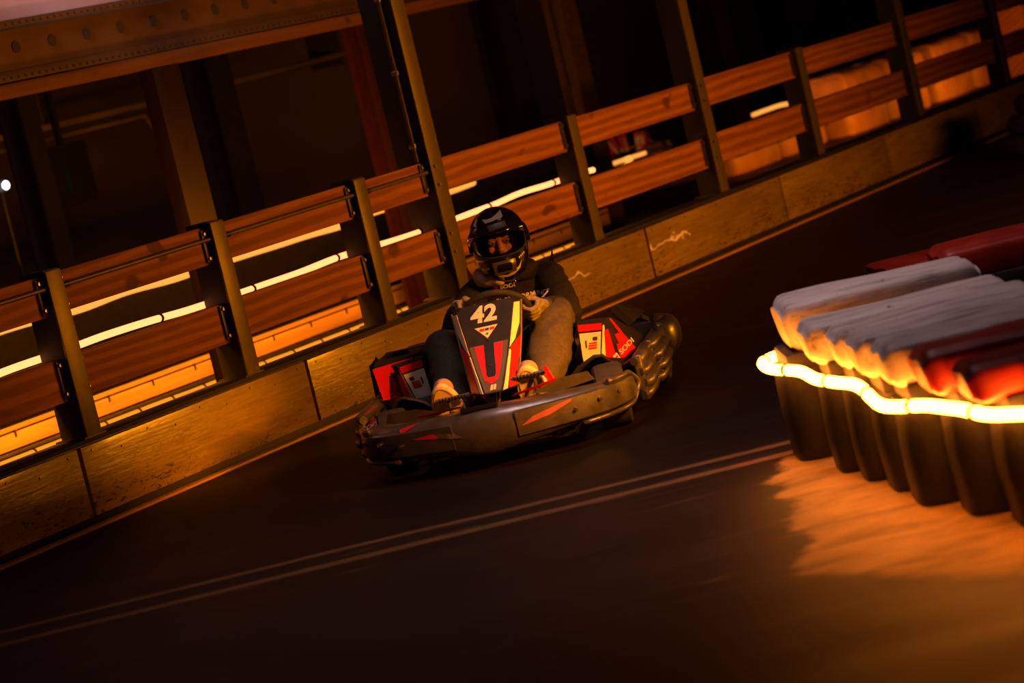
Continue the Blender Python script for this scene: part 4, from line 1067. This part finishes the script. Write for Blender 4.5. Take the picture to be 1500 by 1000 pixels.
# chest lettering follows the cloth
cb = bvh_of(hoodie); onc = caster(cb, -.6, .003)
def chest(txt, x, z, size, mt, sx=1., tilt=0.0, spacing=1.0, nm='chest_lettering'):
    me = text_mesh(txt, size, size*.035, 0, sx, spacing); ca, sa = math.cos(tilt), math.sin(tilt)
    return drape_mesh(me, lambda u, v: caster(cb, .0, .006, 0, V((x, .55, z)))(u*ca - v*sa, u*sa + v*ca), nm, mt, hoodie, maxlen=.012)
lab(chest('SODI', .024, .592, .022, M['white_sticker'], 1.35, R(-1)), 'small white chest lettering')
lab(drape_mesh(poly_mesh([(-.043, .591), (-.022, .592), (-.020, .609), (-.041, .608)]), caster(cb, .5, .006), 'chest_emblem', M['red'], hoodie, maxlen=.012), 'small red emblem')
lab(chest('PERFORMANCE', .108, .530, .030, M['white_sticker'], 1.0, R(1), 1.05), 'large white chest lettering')
lab(chest('BL', -.025, .530, .030, M['white_sticker'], 1.0, 0), 'large white chest lettering')

# a second kart parked beyond the fence
kp = fpt(14.9, 5.2)
dup(kart, (kp.x, kp.y, 0), R(15), 'red kart parked without a driver, blurred between the rails behind the fence')

# ------------------------------------------------------------------ camera
F = 4000.0; ROLL = R(13.5); PITCH = math.atan(430 / F)
c, s = math.cos(ROLL), math.sin(ROLL)
r0 = V((1, 0, 0)); u0 = V((0, math.sin(PITCH), math.cos(PITCH))); fw = V((0, math.cos(PITCH), -math.sin(PITCH)))
cr = r0*c - u0*s; cu = r0*s + u0*c
cam = bpy.data.cameras.new('camera'); co = bpy.data.objects.new('camera', cam); col.objects.link(co)
co.matrix_world = Matrix(((cr.x, cu.x, -fw.x, 0), (cr.y, cu.y, -fw.y, 0), (cr.z, cu.z, -fw.z, 1.63), (0, 0, 0, 1)))
cam.sensor_width = 36; cam.sensor_fit = 'HORIZONTAL'; cam.lens = 36 * F / 1500
cam.dof.use_dof = True; cam.dof.focus_distance = 11.9; cam.dof.aperture_fstop = 2.8
sc.camera = co

# ------------------------------------------------------------------ light
def area(name, loc, target, size, size_y, c, e):
    L = bpy.data.lights.new(name, 'AREA'); L.shape = 'RECTANGLE'; L.size = size; L.size_y = size_y; L.color = c; L.energy = e
    o = bpy.data.objects.new(name, L); col.objects.link(o); o.location = loc
    o.rotation_euler = (V(target) - V(loc)).to_track_quat('-Z', 'Y').to_euler(); return o
# amber strip lamp of the infield, out of view to the right
a = area('unseen_amber_lamp', (5.6, 13.6, 1.0), (.6, 15.4, .4), 2.6, .25, (1., .27, .004), 138); a.data.spread = R(135)
# the rope lights' own light, thrown from where they hang behind the fence rails
for s_ in (-.4, .75, 2.0, 3.0, 4.4):
    p = fpt(s_, .27, .70); area('amber_fill_strip', p, fpt(s_ + .3, 2.1, .0), 1.1, .03, (1., .27, .01), 52)
for s_ in (12.6, 14.6, 17.0): area('amber_fill_strip', fpt(s_, 1.7, .22), fpt(s_+.8, 3.0, .10), 1.3, .05, (1., .25, .01), 13)  # unseen lamps added in front of the far blocks to brighten them
area('amber_fill_strip', fpt(13.4, 3.5, .9), fpt(15.0, 5.2, .35), .6, .05, (1., .27, .06), 22)  # unseen lamp added to light the parked kart
# dim cool white hall lamps overhead
a = area('hall_lamp', (.6, 9.6, 4.8), (.55, 9.7, 0), 1.4, 1.4, (1., .66, .61), 15); a.data.spread = R(62)
a = area('hall_lamp', (-2.7, 12.5, 3.25), (-2.13, 13.9, 2.7), .3, .3, (1., .62, .66), 5); a.data.spread = R(26)
# unseen amber lamp added at the right front as golden side light on the kart
a = area('unseen_amber_lamp', (2.2, 8.6, 1.6), (.2, 11.05, .38), .8, .25, (1., .255, .004), 10); a.data.spread = R(21)
w = bpy.data.worlds.new('hall_dark'); sc.world = w; w.use_nodes = True
w.node_tree.nodes['Background'].inputs[0].default_value = (.30, .16, .12, 1); w.node_tree.nodes['Background'].inputs[1].default_value = .003
vs = sc.view_settings; sc.display_settings.display_device = 'sRGB'
vs.view_transform = 'Standard'; vs.look = 'None'; vs.exposure = 0.0; vs.gamma = 1.0; vs.use_curve_mapping = False
sc.cycles.use_denoising = True
sc.cycles.max_bounces = 8; sc.cycles.sample_clamp_indirect = 4.0
